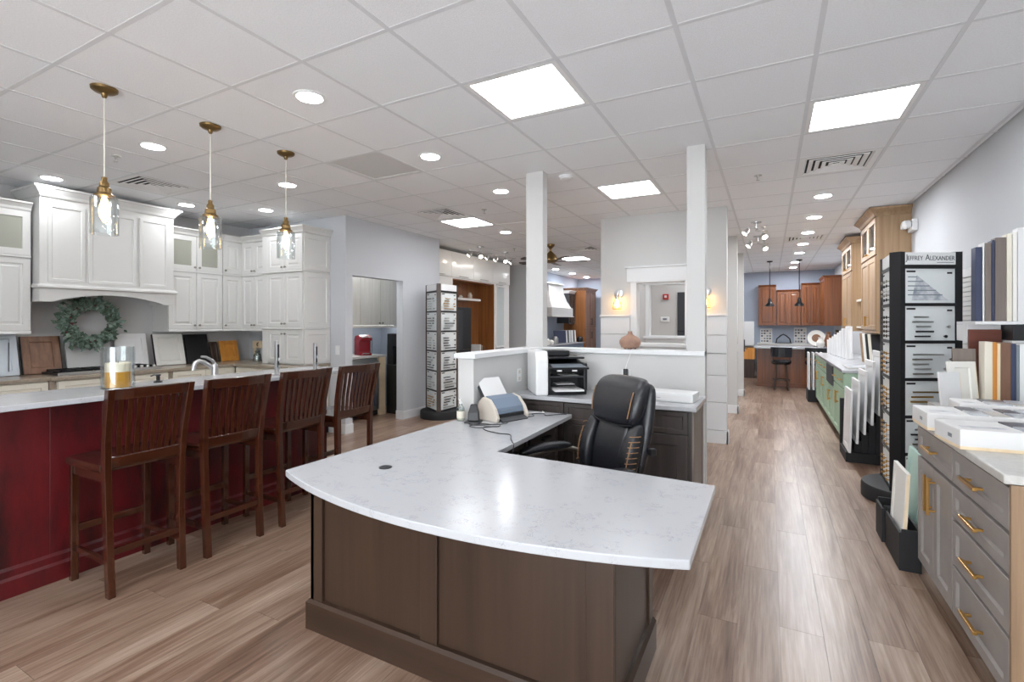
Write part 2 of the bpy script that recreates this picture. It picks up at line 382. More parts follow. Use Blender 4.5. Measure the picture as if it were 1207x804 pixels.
struct('wall_back', MB().box(-2.3, 1.48, 15.06, 15.2, 0, CZ + .03), 'wall_blue')
# storefront behind the camera: header, sill and mullions with open glazing bays
sf = MB().box(-6.85, -2.7, -3.1, -3.0, 0, CZ + .03).box(-2.7, 1.48, -3.1, -3.0, 2.62, CZ + .03).box(-2.7, 1.48, -3.1, -3.0, 0, .12)  # unseen solid left stretch, added to keep daylight off the front left
for x in (-2.7, -1.35, 0, 1.35): sf.box(x, x + .13, -3.1, -3.0, .12, 2.62)
struct('wall_front', sf, 'wall_grey')
# ---- partitions with pass-through windows
def partition(name, y, x0, x1, win=None, mat='wall_greige', t=.12):
    m = MB()
    if win:
        a, b, z0, z1 = win
        m.box(x0, a, y, y + t, 0, CZ + .03).box(b, x1, y, y + t, 0, CZ + .03).box(a, b, y, y + t, 0, z0).box(a, b, y, y + t, z1, CZ + .03)
    else: m.box(x0, x1, y, y + t, 0, CZ + .03)
    return struct(name, m, mat)
p1 = partition('wall_partition', 6.37, -2.01, -.455, (-1.54, -.92, 1.18, 1.98))
p2 = partition('wall_partition_middle', 8.6, -2.05, -.46, (-1.86, -.72, 1.22, 2.12))
p3 = partition('wall_partition_rear', 10.75, -2.42, -.46)
def window(n, y, a, b, z0, z1, cas, head, sill):
    m = MB()
    m.box(a - cas, a, y - .02, y, z0, z1).box(b, b + cas, y - .02, y, z0, z1)
    m.box(a, a + .012, y - .02, y + .14, z0, z1).box(b - .012, b, y - .02, y + .14, z0, z1).box(a, b, y - .02, y + .14, z0, z0 + .012).box(a, b, y - .02, y + .14, z1 - .012, z1)
    o = struct(n, m, 'trim_white')
    MB().box(a - cas - .05, b + cas + .05, y - .03, y, z1, z1 + head).box(a - cas - .07, b + cas + .07, y - .05, y, z1 + head, z1 + head + .022).build('header', 'trim_white', o, bevel=.002)
    MB().box(a - cas - .03, b + cas + .03, y - .06, y, z0 - .035, z0).box(a - cas, b + cas, y - .02, y, z0 - .1, z0 - .035).build('sill', 'trim_white', o, bevel=.002)
    return o
window('window_1', 6.37, -1.54, -.92, 1.18, 1.98, .065, .18, 1)
window('window_2', 8.6, -1.86, -.72, 1.22, 2.12, .05, .12, 1)
# shiplap wainscot on the first partition
def shiplap(z0, z1, x0, x1): MB().box(x0, x1, 6.352, 6.37, z0 + .004, z1 - .004).build('shiplap_board', 'trim_white', p1, bevel=.003)
for z0, z1 in ((.155, .49), (.49, .815)):
    shiplap(z0, z1, -2.01, -.455)
shiplap(.815, 1.075, -2.01, -.455)
for x0, x1 in ((-2.01, -1.615), (-.845, -.455)):
    shiplap(1.08, 1.30, x0, x1); shiplap(1.30, 1.53, x0, x1)
MB().box(-2.02, -1.607, 6.335, 6.37, 1.53, 1.558).box(-.853, -.445, 6.335, 6.37, 1.53, 1.558).build('ledge_cap', 'trim_white', p1, bevel=.002)
# ---- low wall wrapping the desk area, with its cap and two posts
lw = struct('wall_low_side', MB().box(-2.03, -1.90, 3.0, 4.1, 0, 1.185), 'wall_greige'); lw2 = struct('wall_low_back', MB().box(-2.03, -.455, 4.1, 4.22, 0, 1.185), 'wall_greige')
MB().box(-2.055, -1.875, 2.975, 4.074, 1.185, 1.222).build('cap', 'trim_white', lw, bevel=.003); MB().box(-2.055, -.45, 4.0745, 4.245, 1.185, 1.222).build('cap', 'trim_white', lw2, bevel=.003)
struct('column_1', MB().box(-2.02, -1.85, 4.11, 4.21, 1.222, CZ), 'wall_greige')
struct('column_2', MB().box(-.585, -.45, 4.09, 4.23, 0, CZ), 'wall_greige')
# ---- baseboards
def baseb(n, x0, x1, y0, y1, h=.125): struct('baseboard_' + n, MB().stack([(x0, x1, y0, y1, 0), (x0, x1, y0, y1, h - .015), (x0 + (.006 if x1 - x0 < .03 else 0), x1 - (.006 if x1 - x0 < .03 else 0), y0, y1, h)]), 'trim_white')
baseb('doorway', -4.88, -4.862, 5.72, 6.64); baseb('doorway_reveal', -5.0, -4.862, 5.702, 5.72); baseb('doorway_corner', -4.88, -4.862, 4.6, 4.72)
baseb('partition', -2.02, -.44, 6.34, 6.37, .15); baseb('partition_end', -.455, -.437, 6.34, 6.49, .15)
baseb('middle', -.46, -.442, 8.58, 8.72); baseb('middle_face', -2.05, -.442, 8.58, 8.6); baseb('rear', -.46, -.442, 10.73, 10.87); baseb('rear_face', -2.42, -.442, 10.73, 10.75)
baseb('back', -2.3, 1.48, 15.04, 15.06); baseb('kitchen_end', -5.16, -4.862, 4.582, 4.6); baseb('right', 1.462, 1.48, -3, 2.2)
baseb('rear_stub', -5.66, -4.72, 10.412, 10.43)
# window blind area on the right wall beside the tall display tower
w3 = struct('window_3', MB().loops([[(1.478, 5.02, .95), (1.478, 5.86, .95), (1.478, 5.86, 1.9), (1.478, 5.02, 1.9)], [(1.455, 5.02, .95), (1.455, 5.86, .95), (1.455, 5.86, 1.9), (1.455, 5.02, 1.9)],
     [(1.455, 5.09, 1.02), (1.455, 5.79, 1.02), (1.455, 5.79, 1.83), (1.455, 5.09, 1.83)], [(1.478, 5.09, 1.02), (1.478, 5.79, 1.02), (1.478, 5.79, 1.83), (1.478, 5.09, 1.83)]], closed=True), 'trim_white')
for k in range(20): MB().box(1.462, 1.474, 5.095, 5.785, 1.03 + k * .04, 1.064 + k * .04).build('blind_slat', 'white_plastic', w3)

# ================================================================== CEILING FIXTURES
def troffer(i, j, label, group=None):
    x, y = cell(i, j); t = thing('ceiling_panel_light', label, 'ceiling light', (x + G / 2, y + G / 2, CZ), 0, group); a = G / 2 - .012; b = a - .03
    MB().loops([[(-a, -a, .02), (a, -a, .02), (a, a, .02), (-a, a, .02)], [(-a, -a, -.001), (a, -a, -.001), (a, a, -.001), (-a, a, -.001)], [(-b, -b, -.001), (b, -b, -.001), (b, b, -.001), (-b, b, -.001)], [(-b, -b, .02), (b, -b, .02), (b, b, .02), (-b, b, .02)]], closed=True).build('frame', 'fixture_white', t)
    MB().box(-b, b, -b, b, .002, .008).build('lens', 'panel_light', t)
TL = {(-1, 0): 'square lit ceiling panel light above the curved desk', (2, 2): 'square lit ceiling panel light beside the right wall, next to a vent', (-1, 4): 'square lit ceiling panel light just before the pass-through window wall',
      (-5, 5): 'square lit ceiling panel light next to a slotted vent near the doorway wall', (-5, 12): 'square lit ceiling panel light beyond the ceiling fan', (2, 16): 'square ceiling panel light in the far cherry kitchen', (-5, 18): 'added square ceiling panel light before the far rear wall', (-1, 8): 'added square ceiling panel light behind the first pass-through window', (-1, 12): 'added square ceiling panel light behind the second pass-through window'}
for c in PANELS: troffer(c[0], c[1], TL.get(c, 'square ceiling panel light near the storefront windows'), None if c in TL else 'panel lights near the storefront')
CANS = [(-2.53, 2.095, 0), (-2.53, 3.315, 0), (-2.53, 4.535, 0), (-4.33, 2.095, 0), (-4.33, 3.315, 0), (-6.15, 2.095, 1), (-6.12, 3.315, 1), (-5.53, 3.925, 1), (-2.53, .87, 0), (-4.33, .87, 0), (-.7, .87, 0), (-.7, -.4, 0),
        (.52, 6.36, 2), (.52, 7.58, 2), (.52, 8.80, 2), (.52, 10.02, 2), (.52, 11.24, 2), (.52, 12.9, 2), (.52, 14.1, 2), (-1.3, 14.0, 3), (-3.6, 6.6, 3), (-3.6, 12.5, 3), (-4.9, 11.7, 3), (-4.9, 12.9, 3), (-4.9, 14.1, 3), (-2.53, 8.3, 3), (-2.9, 11.85, 3), (-5.4, 5.45, 4)]  # niche can, several rear cans and one aisle can are added for brightness
CL = [('round recessed can light between the bar and the desk', 'can lights over the bar area'), ('round recessed can light above the white wall cabinets', 'can lights over the white cabinets'),
      ('round recessed can light in the row over the right-hand aisle', 'can lights over the aisle'), ('round recessed can light added over the far kitchen display', 'can lights over the far kitchen'), ('round recessed can light added inside the coffee niche', 'added can light in the niche')]
CANL = {(-2.53, 2.095): 'round recessed can light next to the lit panel above the desk', (-2.53, 3.315): 'round recessed can light next to the grey return grille', (-2.53, 4.535): 'round recessed can light between the return grille and the left post',
        (-4.33, 2.095): 'round recessed can light between the first two glass pendants and the hood', (-4.33, 3.315): 'round recessed can light behind the pendant nearest the doorway', (-6.15, 2.095): 'round recessed can light over the end of the range hood away from the corner',
        (-6.12, 3.315): 'round recessed can light over the range hood end nearest the corner', (-5.53, 3.925): 'round recessed can light in front of the tall white cabinet',
        (.52, 6.36): 'first can light in the aisle row after the slotted vent by the right wall', (.52, 7.58): 'second can light in the aisle row after the slotted vent', (.52, 8.80): 'third can light in the aisle row, just before the further vent', (.52, 10.02): 'fourth can light in the aisle row, just past the further vent',
        (.52, 11.24): 'added can light in the aisle before the black pendants', (.52, 12.9): 'can light over the far peninsula', (.52, 14.1): 'can light before the far cherry wall cabinets', (-4.9, 11.7): 'can light in front of the far white hood', (-4.9, 12.9): 'can light between the far hood and the pantry', (-4.9, 14.1): 'can light in front of the far brown pantry'}  # the can before the black pendants is added to brighten the far end
c0 = None; lens2 = {}
for x, y, g in CANS:
    if c0 is None:
        c0 = thing('recessed_light', *[CANL.get((x, y), CL[g][0]), 'ceiling light'], loc=(x, y, CZ), group=CL[g][1])
        MB().loops([[(r * math.cos(a * math.pi / 14), r * math.sin(a * math.pi / 14), z) for a in range(28)] for r, z in ((.098, .001), (.096, -.006), (.078, -.007), (.074, .001))], closed=True).build('trim_ring', 'fixture_white', c0, smooth=True)
        MB().lathe([(.0765, -.004), (.0765, -.001)], seg=28).build('lens', 'can_light', c0)
    else:
        c = dup(c0, (x, y, CZ), 0, CANL.get((x, y), CL[g][0]), CL[g][1])
        if g >= 2:
            q = [h for h in c.children if h.name.startswith('lens')][0]
            mk = 'aisle_can_light' if g == 2 else 'far_can_light'
            if mk not in lens2: lens2[mk] = q.data.copy(); lens2[mk].materials[0] = MATS[mk]
            q.data = lens2[mk]
def vent(i, j, label, half=False):
    x, y = cell(i, j); t = thing('ceiling_vent', label, 'vent', (x + G / 2, y + G / 2, CZ)); a = G / 2 - .013
    MB().box(-a, a, -a, a, .014, .022).build('backing', 'vent_dark', t)
    sq = lambda r, z: [(-r, -r, z), (r, -r, z), (r, r, z), (-r, r, z)]
    MB().loops([sq(a, .014), sq(a, -.001), sq(a - .045, -.001), sq(a - .06, .012)], closed=True).build('frame', 'fixture_white', t)
    for k in range(4):
        r = a - .075 - k * .052
        MB().loops([sq(r, .002), sq(r - .004, -.004), sq(r - .032, .008), sq(r - .036, .013)], closed=True).build('louver', 'fixture_white', t)
VL = ['square white slotted ceiling vent above the bar end near the white cabinets', 'square white slotted ceiling vent near the right wall', 'square white slotted ceiling vent beside a lit panel near the doorway wall',
      'square white ceiling vent between the aisle can lights', 'square ceiling vent beyond the ceiling fan', 'square ceiling vent over the far kitchen hood']
for c, lb in zip(VENTS, VL): vent(c[0], c[1], lb)
x, y = cell(-4, 1); t = thing('return_grille', 'square grey perforated return air grille flush in the ceiling', 'vent', (x + G / 2, y + G / 2, CZ)); a = G / 2 - .013
MB().box(-a, a, -a, a, .006, .02).build('mesh_panel', 'return_grey', t)
sq = lambda r, z: [(-r, -r, z), (r, -r, z), (r, r, z), (-r, r, z)]
MB().loops([sq(a, .012), sq(a, -.001), sq(a - .02, -.001), sq(a - .02, .012)], closed=True).build('frame', 'return_grey', t)
def sprinkler(x, y, lb):
    t = thing('fire_sprinkler', lb, 'sprinkler', (x, y, CZ))
    MB().lathe([(.036, .001), (.034, -.004), (.012, -.006)], seg=16).build('escutcheon', 'steel', t, smooth=True)
    MB().lathe([(.008, -.004), (.008, -.02), (.004, -.03), (.004, -.045)], seg=10).build('body', 'steel', t)
    MB().lathe([(.016, -.045), (.016, -.048)], seg=12).build('deflector', 'steel', t)
for x, y, lb in [(-4.86, 2.07, 'small metal fire sprinkler in the ceiling over the bar'), (-.10, 5.2, 'small metal fire sprinkler in the ceiling near the right-hand post'), (-3.12, 5.17, 'small metal fire sprinkler beside the lit panel near the doorway wall'),
                 (-.08, 8.0, 'small metal fire sprinkler beside the aisle spot lights'), (-4.24, 8.12, 'small metal fire sprinkler in front of the white and walnut wall unit'), (-.08, 9.3, 'small metal fire sprinkler further along the aisle')]: sprinkler(x, y, lb)
t = thing('smoke_detector', 'round white smoke detector on the ceiling by the left post', 'smoke detector', (-1.72, 4.36, CZ))
MB().lathe([(.07, .001), (.07, -.018)], seg=24).build('base', 'white_plastic', t); MB().lathe([(.06, -.018), (.058, -.03), (.04, -.042), (.02, -.044)], seg=24).build('cover', 'white_plastic', t, smooth=True)
# ---- three glass pendants over the bar
def pendant(x, y, lb):
    t = thing('pendant_light', lb, 'pendant light', (x, y, CZ), 0)
    MB().lathe([(.068, 0), (.066, -.014), (.05, -.026), (.018, -.034), (.012, -.055), (.006, -.06)], seg=24).build('canopy', 'brass_dark', t, smooth=True)
    MB().tube([(0, 0, -.055), (0, 0, -.55)], .004, 8).build('cord', 'cord_clear', t)
    MB().lathe([(.006, -.53), (.014, -.535), (.014, -.555), (.024, -.57), (.024, -.59), (.034, -.60), (.036, -.63), (.05, -.64), (.05, -.652)], seg=20).build('socket_cap', 'brass_dark', t, smooth=True)
    MB().loops([[(r * math.cos(a * math.pi / 16), r * math.sin(a * math.pi / 16), z) for a in range(32)] for r, z in ((.03, -.650), (.064, -.652), (.070, -.662), (.070, -.875), (.066, -.875), (.066, -.664), (.062, -.657), (.03, -.655))], closed=True).build('glass_shade', 'clear_glass', t, smooth=True)
    MB().lathe([(.008, -.652), (.014, -.675), (.024, -.71), (.028, -.735), (.024, -.765), (.012, -.79), (.002, -.80)], seg=16).build('bulb', 'bulb_warm', t, smooth=True)
pendant(-3.524, 1.443, 'clear glass cylinder pendant light on a brass canopy above the candle jar'); pendant(-3.52, 2.067, 'clear glass cylinder pendant light between two other bar pendants'); pendant(-3.528, 2.686, 'clear glass cylinder pendant light over the bar end nearest the doorway')
# ================================================================== CABINET BUILDER (local: x width, -y front, z up)
def knob(parent, x, y, z, mat='nickel', r=.014):
    m = Matrix.Translation((x, y, z)) @ Matrix.Rotation(math.radians(90), 4, 'X')
    MB().lathe([(r * .45, 0), (r * .4, .012), (r, .018), (r, .025), (r * .6, .029)], seg=12, mat=m).build('knob', mat, parent, smooth=True)
def pull(parent, x, y, z, L=.13, vert=True, mat='gold', r=.006, name='handle'):
    m = MB(); d = .03
    if vert:
        m.box(x - r, x + r, y - d - r, y - d + r, z - L / 2, z + L / 2)
        for s in (-1, 1): m.box(x - r * .8, x + r * .8, y - d, y, z + s * L * .38 - r * .8, z + s * L * .38 + r * .8)
    else:
        m.box(x - L / 2, x + L / 2, y - d - r, y - d + r, z - r, z + r)
        for s in (-1, 1): m.box(x + s * L * .38 - r * .8, x + s * L * .38 + r * .8, y - d, y, z - r * .8, z + r * .8)
    m.build(name, mat, parent, bevel=.002)
def front(parent, kind, x0, x1, z0, z1, mat, hw=None, raised=False, st=.055, g=.0025, pane='cabinet_glass', hmat='nickel', rec=.009):
    """one door / drawer / glass door; hw=(type, x, z)"""
    x0 += g; x1 -= g; z0 += g; z1 -= g
    nm = {'door': 'door', 'glass': 'glass_door', 'drawer': 'drawer', 'slab': 'door', 'panel': 'side_panel'}[kind]
    if kind == 'slab': o = MB().box(x0, x1, -.02, 0, z0, z1).build(nm, mat, parent, bevel=.002)
    else: o = MB().door(x0, x1, z0, z1, 0, st=st, raised=raised, glass=kind == 'glass', rec=rec).build(nm, mat, parent)
    if kind == 'glass':
        s = min(st, (x1 - x0) * .3, (z1 - z0) * .3)
        MB().box(x0 + s - .002, x1 - s + .002, -.011, -.007, z0 + s - .002, z1 - s + .002).build('pane', pane, o)
    if hw:
        if hw[0] == 'k': knob(o, hw[1], -.02, hw[2], hmat)
        elif hw[0] == 'v': pull(o, hw[1], -.02, hw[2], hw[3] if len(hw) > 3 else .13, True, hmat)
        elif hw[0] == 'h': pull(o, hw[1], -.02, hw[2], hw[3] if len(hw) > 3 else .13, False, hmat)
    return o
def carcass(parent, w, d, z0, z1, mat, openings=(), toe=0, inner=None):
    """solid box body; openings = list of (x0,x1,z0,z1) hollowed behind glass or open shelves"""
    m = MB()
    if not openings: m.box(0, w, 0, d, z0 + toe, z1)
    else:
        oz0 = min(o[2] for o in openings); oz1 = max(o[3] for o in openings)
        if oz0 > z0 + .03: m.box(0, w, 0, d, z0 + toe, oz0)
        if oz1 < z1 - .001: m.box(0, w, 0, d, oz1, z1)
        m.box(0, .018, 0, d, oz0, oz1).box(w - .018, w, 0, d, oz0, oz1).box(.018, w - .018, d - .012, d, oz0, oz1)
    o = m.build('body', mat, parent)
    if toe: MB().box(.005, w - .005, .06, d, z0, z0 + toe).build('toe_kick', 'black_matte', parent)
    return o
def crown(parent, w, d, z, mat, prof=((.0, 0), (.008, .01), (.014, .03), (.04, .062), (.052, .07), (.052, .085)), left=True, right=True):
    MB().stack([(-e * left, w + e * right, -e - .02, d, z + h) for e, h in prof]).build('crown', mat, parent)
W = 'cab_white'
# ---- white wall cabinets, left wall (facing +X: rot 90, local x -> +Y)
XF = -6.5; D = .345
def upper(name, label, loc, rot, w, doors, ztop=2.55, z0=1.37, zm=2.10, glass=True, cr=True, left=True, right=True, d=D, raised=True):
    t = thing(name, label, 'cabinet', loc, rot, None)
    carcass(t, w, d, z0, ztop, W, [(0, 0, zm + .02, ztop - .02)] if glass else ())
    MB().stack([(0, w, -.03, d, z0 - .03), (0, w, -.026, d, z0 - .012), (0, w, -.015, d, z0)]).build('light_rail', W, t)
    MB().box(0, w, -.028, 0, zm - .012, zm + .012).build('mid_rail', W, t, bevel=.004)
    n = doors; dw_ = w / n
    for k in range(n):
        kx = (dw_ * (k + 1) - .03) if (k % 2 == 0 and n > 1) else (dw_ * k + .03)
        front(t, 'door', dw_ * k, dw_ * (k + 1), z0, zm - .012, W, ('k', kx, z0 + .05), raised)
        front(t, 'glass' if glass else 'door', dw_ * k, dw_ * (k + 1), zm + .012, ztop, W, ('k', kx, zm + .055), raised, st=.06, pane='textured_pane')
    if cr: crown(t, w, d, ztop, W, left=left, right=right)
    return t
upper('upper_cabinet', 'white wall cabinet with a glass upper door on the hood side away from the doorway', (XF, 1.45, 0), 90, .6, 2, right=False)
upper('upper_cabinet', 'white two-door wall cabinet with glass uppers beside the range hood', (XF, 3.30, 0), 90, .665, 2, left=False, right=False)
upper('upper_cabinet', 'narrow white single-door wall cabinet next to the inside corner', (XF, 3.97, 0), 90, .275, 1, glass=False, left=False, right=False)
upper('upper_cabinet', 'white corner wall cabinet with two narrow doors beside the tall unit', (-6.48, 4.255, 0), 0, .535, 2, glass=False, left=False, right=False)
# tall unit standing on the counter, with panelled side
t = thing('tall_cabinet', 'tall white cabinet with panelled side standing on the counter at the wall end', 'cabinet', (-5.94, 4.185, 0), 0)
w_, d_ = .775, .41
MB().box(0, w_, 0, d_, .917, 2.585).build('body', W, t)
MB().box(0, .10, -.018, 0, .917, 2.585).build('filler', W, t)
for z in (1.375, 2.105): MB().stack([(0, w_ + .004, -.028, d_, z - .012), (0, w_ + .012, -.036, d_, z), (0, w_ + .004, -.028, d_, z + .012)]).build('mid_rail', W, t)
for k in range(2):
    a = .10 + k * .3375; kx = a + .3375 - .03 if k == 0 else a + .03
    front(t, 'door', a, a + .3375, .93, 1.36, W, ('k', kx, 1.31), True); front(t, 'door', a, a + .3375, 1.39, 2.09, W, ('k', kx, 1.44), True); front(t, 'door', a, a + .3375, 2.12, 2.58, W, ('k', kx, 2.165), True)
for z0, z1 in ((.93, 1.36), (1.39, 2.09), (2.12, 2.58)):
    MB().door(.0, d_, z0, z1, 0, t=.014, st=.06, mat=Matrix.Translation((w_, 0, 0)) @ Matrix.Rotation(math.radians(90), 4, 'Z'), raised=False).build('side_panel', W, t)
crown(t, w_ + .014, d_, 2.585, W, left=False)
# ---- range hood with arched valance
t = thing('range_hood', 'large white panelled range hood with crown moulding and arched valance', 'range hood', (-6.35, 2.07, 0), 90)
w_ = 1.22; d_ = .497
MB().box(0, w_, .0, d_, 1.81, 2.70).build('body', W, t)
for a, b in ((.06, .36), (.39, .83), (.86, 1.16)): MB().door(a, b, 1.86, 2.64, 0, t=.016, st=.03, rec=.01).build('panel', W, t)
MB().box(0, w_, -.006, 0, 1.81, 1.86).build('rail', W, t); MB().box(0, w_, -.006, 0, 2.64, 2.70).build('rail', W, t)
crown(t, w_, d_, 2.70, W, ((0, 0), (.008, .012), (.016, .03), (.05, .075), (.062, .082), (.062, .10)))
MB().stack([(-.006, w_ + .006, -.012, .12, 1.79), (-.03, w_ + .03, -.05, .12, 1.80), (-.03, w_ + .03, -.05, .12, 1.815), (-.012, w_ + .012, -.02, .12, 1.835)]).build('mantel_shelf', W, t)
arch = [(0.0, 1.66), (.10, 1.66)] + [(.10 + (w_ - .20) * k / 16, 1.66 + .085 * math.sin(math.pi * k / 16) ** .8) for k in range(1, 16)] + [(w_ - .10, 1.66), (w_, 1.66), (w_, 1.79), (0, 1.79)]
MB().prism_y(arch, -.004, .03).build('arched_valance', W, t)
MB().box(0, .03, .03, d_, 1.66, 1.79).build('side_return', W, t); MB().box(w_ - .03, w_, .03, d_, 1.66, 1.79).build('side_return', W, t)
MB().box(.03, w_ - .03, .04, d_, 1.775, 1.81).build('vent_insert', 'steel', t)
# ---- base cabinets along the left wall and the return
C_ = 'cab_cream'
def base(name, label, loc, rot, w, cols, d=.58, mat=C_, h=.88, toe=.1, hmat='nickel', raised=False, end=None, hw=True):
    """cols: list of (width, [(kind, z0, z1), ...])"""
    t = thing(name, label, 'cabinet', loc, rot); carcass(t, w, d, 0, h, mat, (), toe); x = 0
    for cw, items in cols:
        for it in items:
            kind, z0, z1 = it[:3]; h_ = None
            if hw:
                if kind == 'drawer': h_ = ('h', x + cw / 2, (z0 + z1) / 2, min(.16, cw * .35))
                elif kind in ('door', 'glass'): h_ = ('v', x + (cw - .04 if (len(it) > 3 and it[3] == 'r') else .04), z1 - .14, .15)
            front(t, kind, x, x + cw, z0, z1, mat, h_, raised, hmat=hmat)
        x += cw
    return t
dd = [('drawer', .70, .87), ('door', .11, .69)]
base('base_cabinet', 'cream base cabinet with drawers under the blue-white and brown sample doors', (-6.25, .9, 0), 90, 1.2, [(.6, dd), (.6, dd)])
base('base_cabinet', 'cream base cabinet under the black cooktop', (-6.22, 2.16, 0), 90, 1.0, [(.5, dd), (.5, dd)], d=.61)
base('base_cabinet', 'cream base cabinet under the black and honey sample doors', (-6.25, 3.22, 0), 90, .76, [(.38, dd), (.38, dd)])
base('base_cabinet', 'cream base cabinet on the return wall under the tall white unit', (-6.2, 3.99, 0), 0, 1.03, [(.515, dd), (.515, dd)], d=.59)
for y in (2.105, 3.165):
    t = thing('pilaster', 'tan fluted pilaster post beside the cooktop base', 'pilaster', (-6.235, y, 0), 90, 'pilasters flanking the cooktop base')
    MB().box(.0, .052, .0, .5, 0, .88).build('post', 'counter_taupe', t, bevel=.004); MB().box(.005, .047, -.014, 0, .1, .8).build('flute_panel', 'counter_taupe', t, bevel=.006)
ct = MB().prism([(-6.848, .9), (-6.21, .9), (-6.21, 2.10), (-6.17, 2.12), (-6.17, 3.2), (-6.21, 3.22), (-6.21, 3.95), (-5.15, 3.95), (-5.15, 4.598), (-6.848, 4.598)], .8805, .915).build('countertop', 'counter_taupe', bevel=.004)
tag(ct, 'taupe stone countertop running along the white kitchen wall and its return', 'countertop')
t = thing('cooktop', 'black gas cooktop with grates and chrome knobs on the taupe counter', 'cooktop', (-6.3, 2.2, .915), 90)
MB().box(0, .92, 0, .40, 0, .022).build('glass_base', 'black_plastic', t, bevel=.005); MB().box(-.01, .93, -.012, .0, .0, .03).build('front_trim', 'steel', t, bevel=.004)
for k in range(3):
    g = MB(); x0 = .03 + k * .29
    for q in range(4): g.box(x0 + q * .085, x0 + q * .085 + .012, .05, .37, .035, .048)
    for q in (.05, .21, .358): g.box(x0, x0 + .267, q, q + .012, .022, .048)
    g.build('grate', 'black_metal', t)
for k in range(5): MB().lathe([(.018, 0), (.018, .02), (.014, .03)], c=(.62 + k * .062, .03, .022), seg=14).build('knob', 'steel', t, smooth=True)
# ---- sample doors leaning on the backsplash
def leaning(name, label, y0, y1, h, mat, x=-6.60, style='shaker', th=.02, tilt=13, st=.05, edge=None, zb=.9155, cat='sample door', x_off=0):
    x = -6.715 if x > -6.7 else -6.735; tilt = 15 if x > -6.72 else 13; y0 *= 1.018; y1 *= 1.018
    t = thing(name, label, cat, (x, y0, zb), 90)
    w = y1 - y0; M = Matrix.Rotation(math.radians(-tilt), 4, 'X')
    if style == 'slab': o = MB().box(0, w, -th, 0, .0, h, M).build('door_panel', mat, t, bevel=.002)
    else: o = MB().door(0, w, 0, h, 0, t=th, st=st, rec=.008, raised=style == 'raised', mat=M).build('door_panel', mat, t)
    if edge: MB().box(w, w + .007, -th, .003, 0, h, M).box(-.007, 0, -th, .003, 0, h, M).build('edge_band', edge, t)
    return t
leaning('sample_door', 'pale blue-white sample door with dark lines leaning under the glass-door cabinet', 1.62, 2.0, .43, 'pale_blue', x=-6.56)
t = [o for o in COL.objects if o.get('label', '').startswith('pale blue-white sample')][0]
for a in (.12, .30): MB().box(a, a + .006, -.0205, -.0195, .06, .36, Matrix.Rotation(math.radians(-15), 4, 'X') @ Matrix.Rotation(math.radians(4), 4, 'Y')).build('printed_line', 'charcoal', t)
leaning('sample_door', 'brown knotty wood sample door with black edges leaning on the backsplash', 2.03, 2.33, .40, 'wood_brown', x=-6.56, edge='black_matte', st=.06)
leaning('sample_board', 'plain grey sample board leaning behind the cooktop below the wreath', 2.38, 2.78, .40, 'door_grey', style='slab', x=-6.72, tilt=10)
leaning('sample_door', 'bright white framed sample door leaning behind the cooktop knobs', 2.83, 3.15, .41, 'sample_white', x=-6.72, tilt=8)
leaning('sample_door', 'off-white framed sample door with a dark edge next to the black one', 3.22, 3.56, .40, 'off_white', edge='black_matte', x=-6.56)
leaning('sample_door', 'black slab sample door leaning among the white ones', 3.58, 3.87, .39, 'black_matte', style='slab', x=-6.56)
leaning('sample_door', 'small dark brown sample door between the black and honey ones', 3.89, 3.99, .28, 'wood_dark', x=-6.58, st=.02)
leaning('sample_door', 'small honey-coloured wood sample door on the taupe counter', 4.02, 4.27, .29, 'wood_honey', x=-6.56, st=.05)
t = thing('hook_rail', 'whitewashed board with black hooks leaning in the counter corner', 'hook rail', (-6.62, 4.50, .916), 22)
MB().box(0, .46, -.02, 0, .17, .275).box(.02, .05, -.02, 0, 0, .17).box(.41, .44, -.02, 0, 0, .17).build('board', 'wood_maple', t, bevel=.003)
for k in range(3): MB().tube([(.09 + k * .14, -.02, .25), (.09 + k * .14, -.045, .24), (.09 + k * .14, -.05, .215), (.09 + k * .14, -.035, .205)], .006, 8).build('hook', 'black_metal', t, smooth=True)
t = thing('glass_jar', 'clear glass jar of white beads on the counter corner', 'jar', (-6.28, 4.33, .916))
MB().lathe([(.05, 0), (.055, .02), (.05, .09), (.03, .12), (.034, .15), (.03, .15), (.026, .12), (.044, .088), (.048, .02), (.03, .006)], seg=20).build('glass', 'pale_glass', t, smooth=True); MB().lathe([(.04, .008), (.044, .03), (.042, .07), (.02, .085)], seg=16).build('beads', 'sample_white', t, smooth=True)
t = thing('display_box', 'small grey patterned box beside the tall white unit', 'box', (-6.10, 4.40, .916), 10)
MB().box(-.06, .06, -.05, .05, 0, .19).build('box_body', 'grey_plastic', t, bevel=.004); MB().box(-.05, .05, -.052, -.05, .03, .15).build('print', 'stone_sample', t)
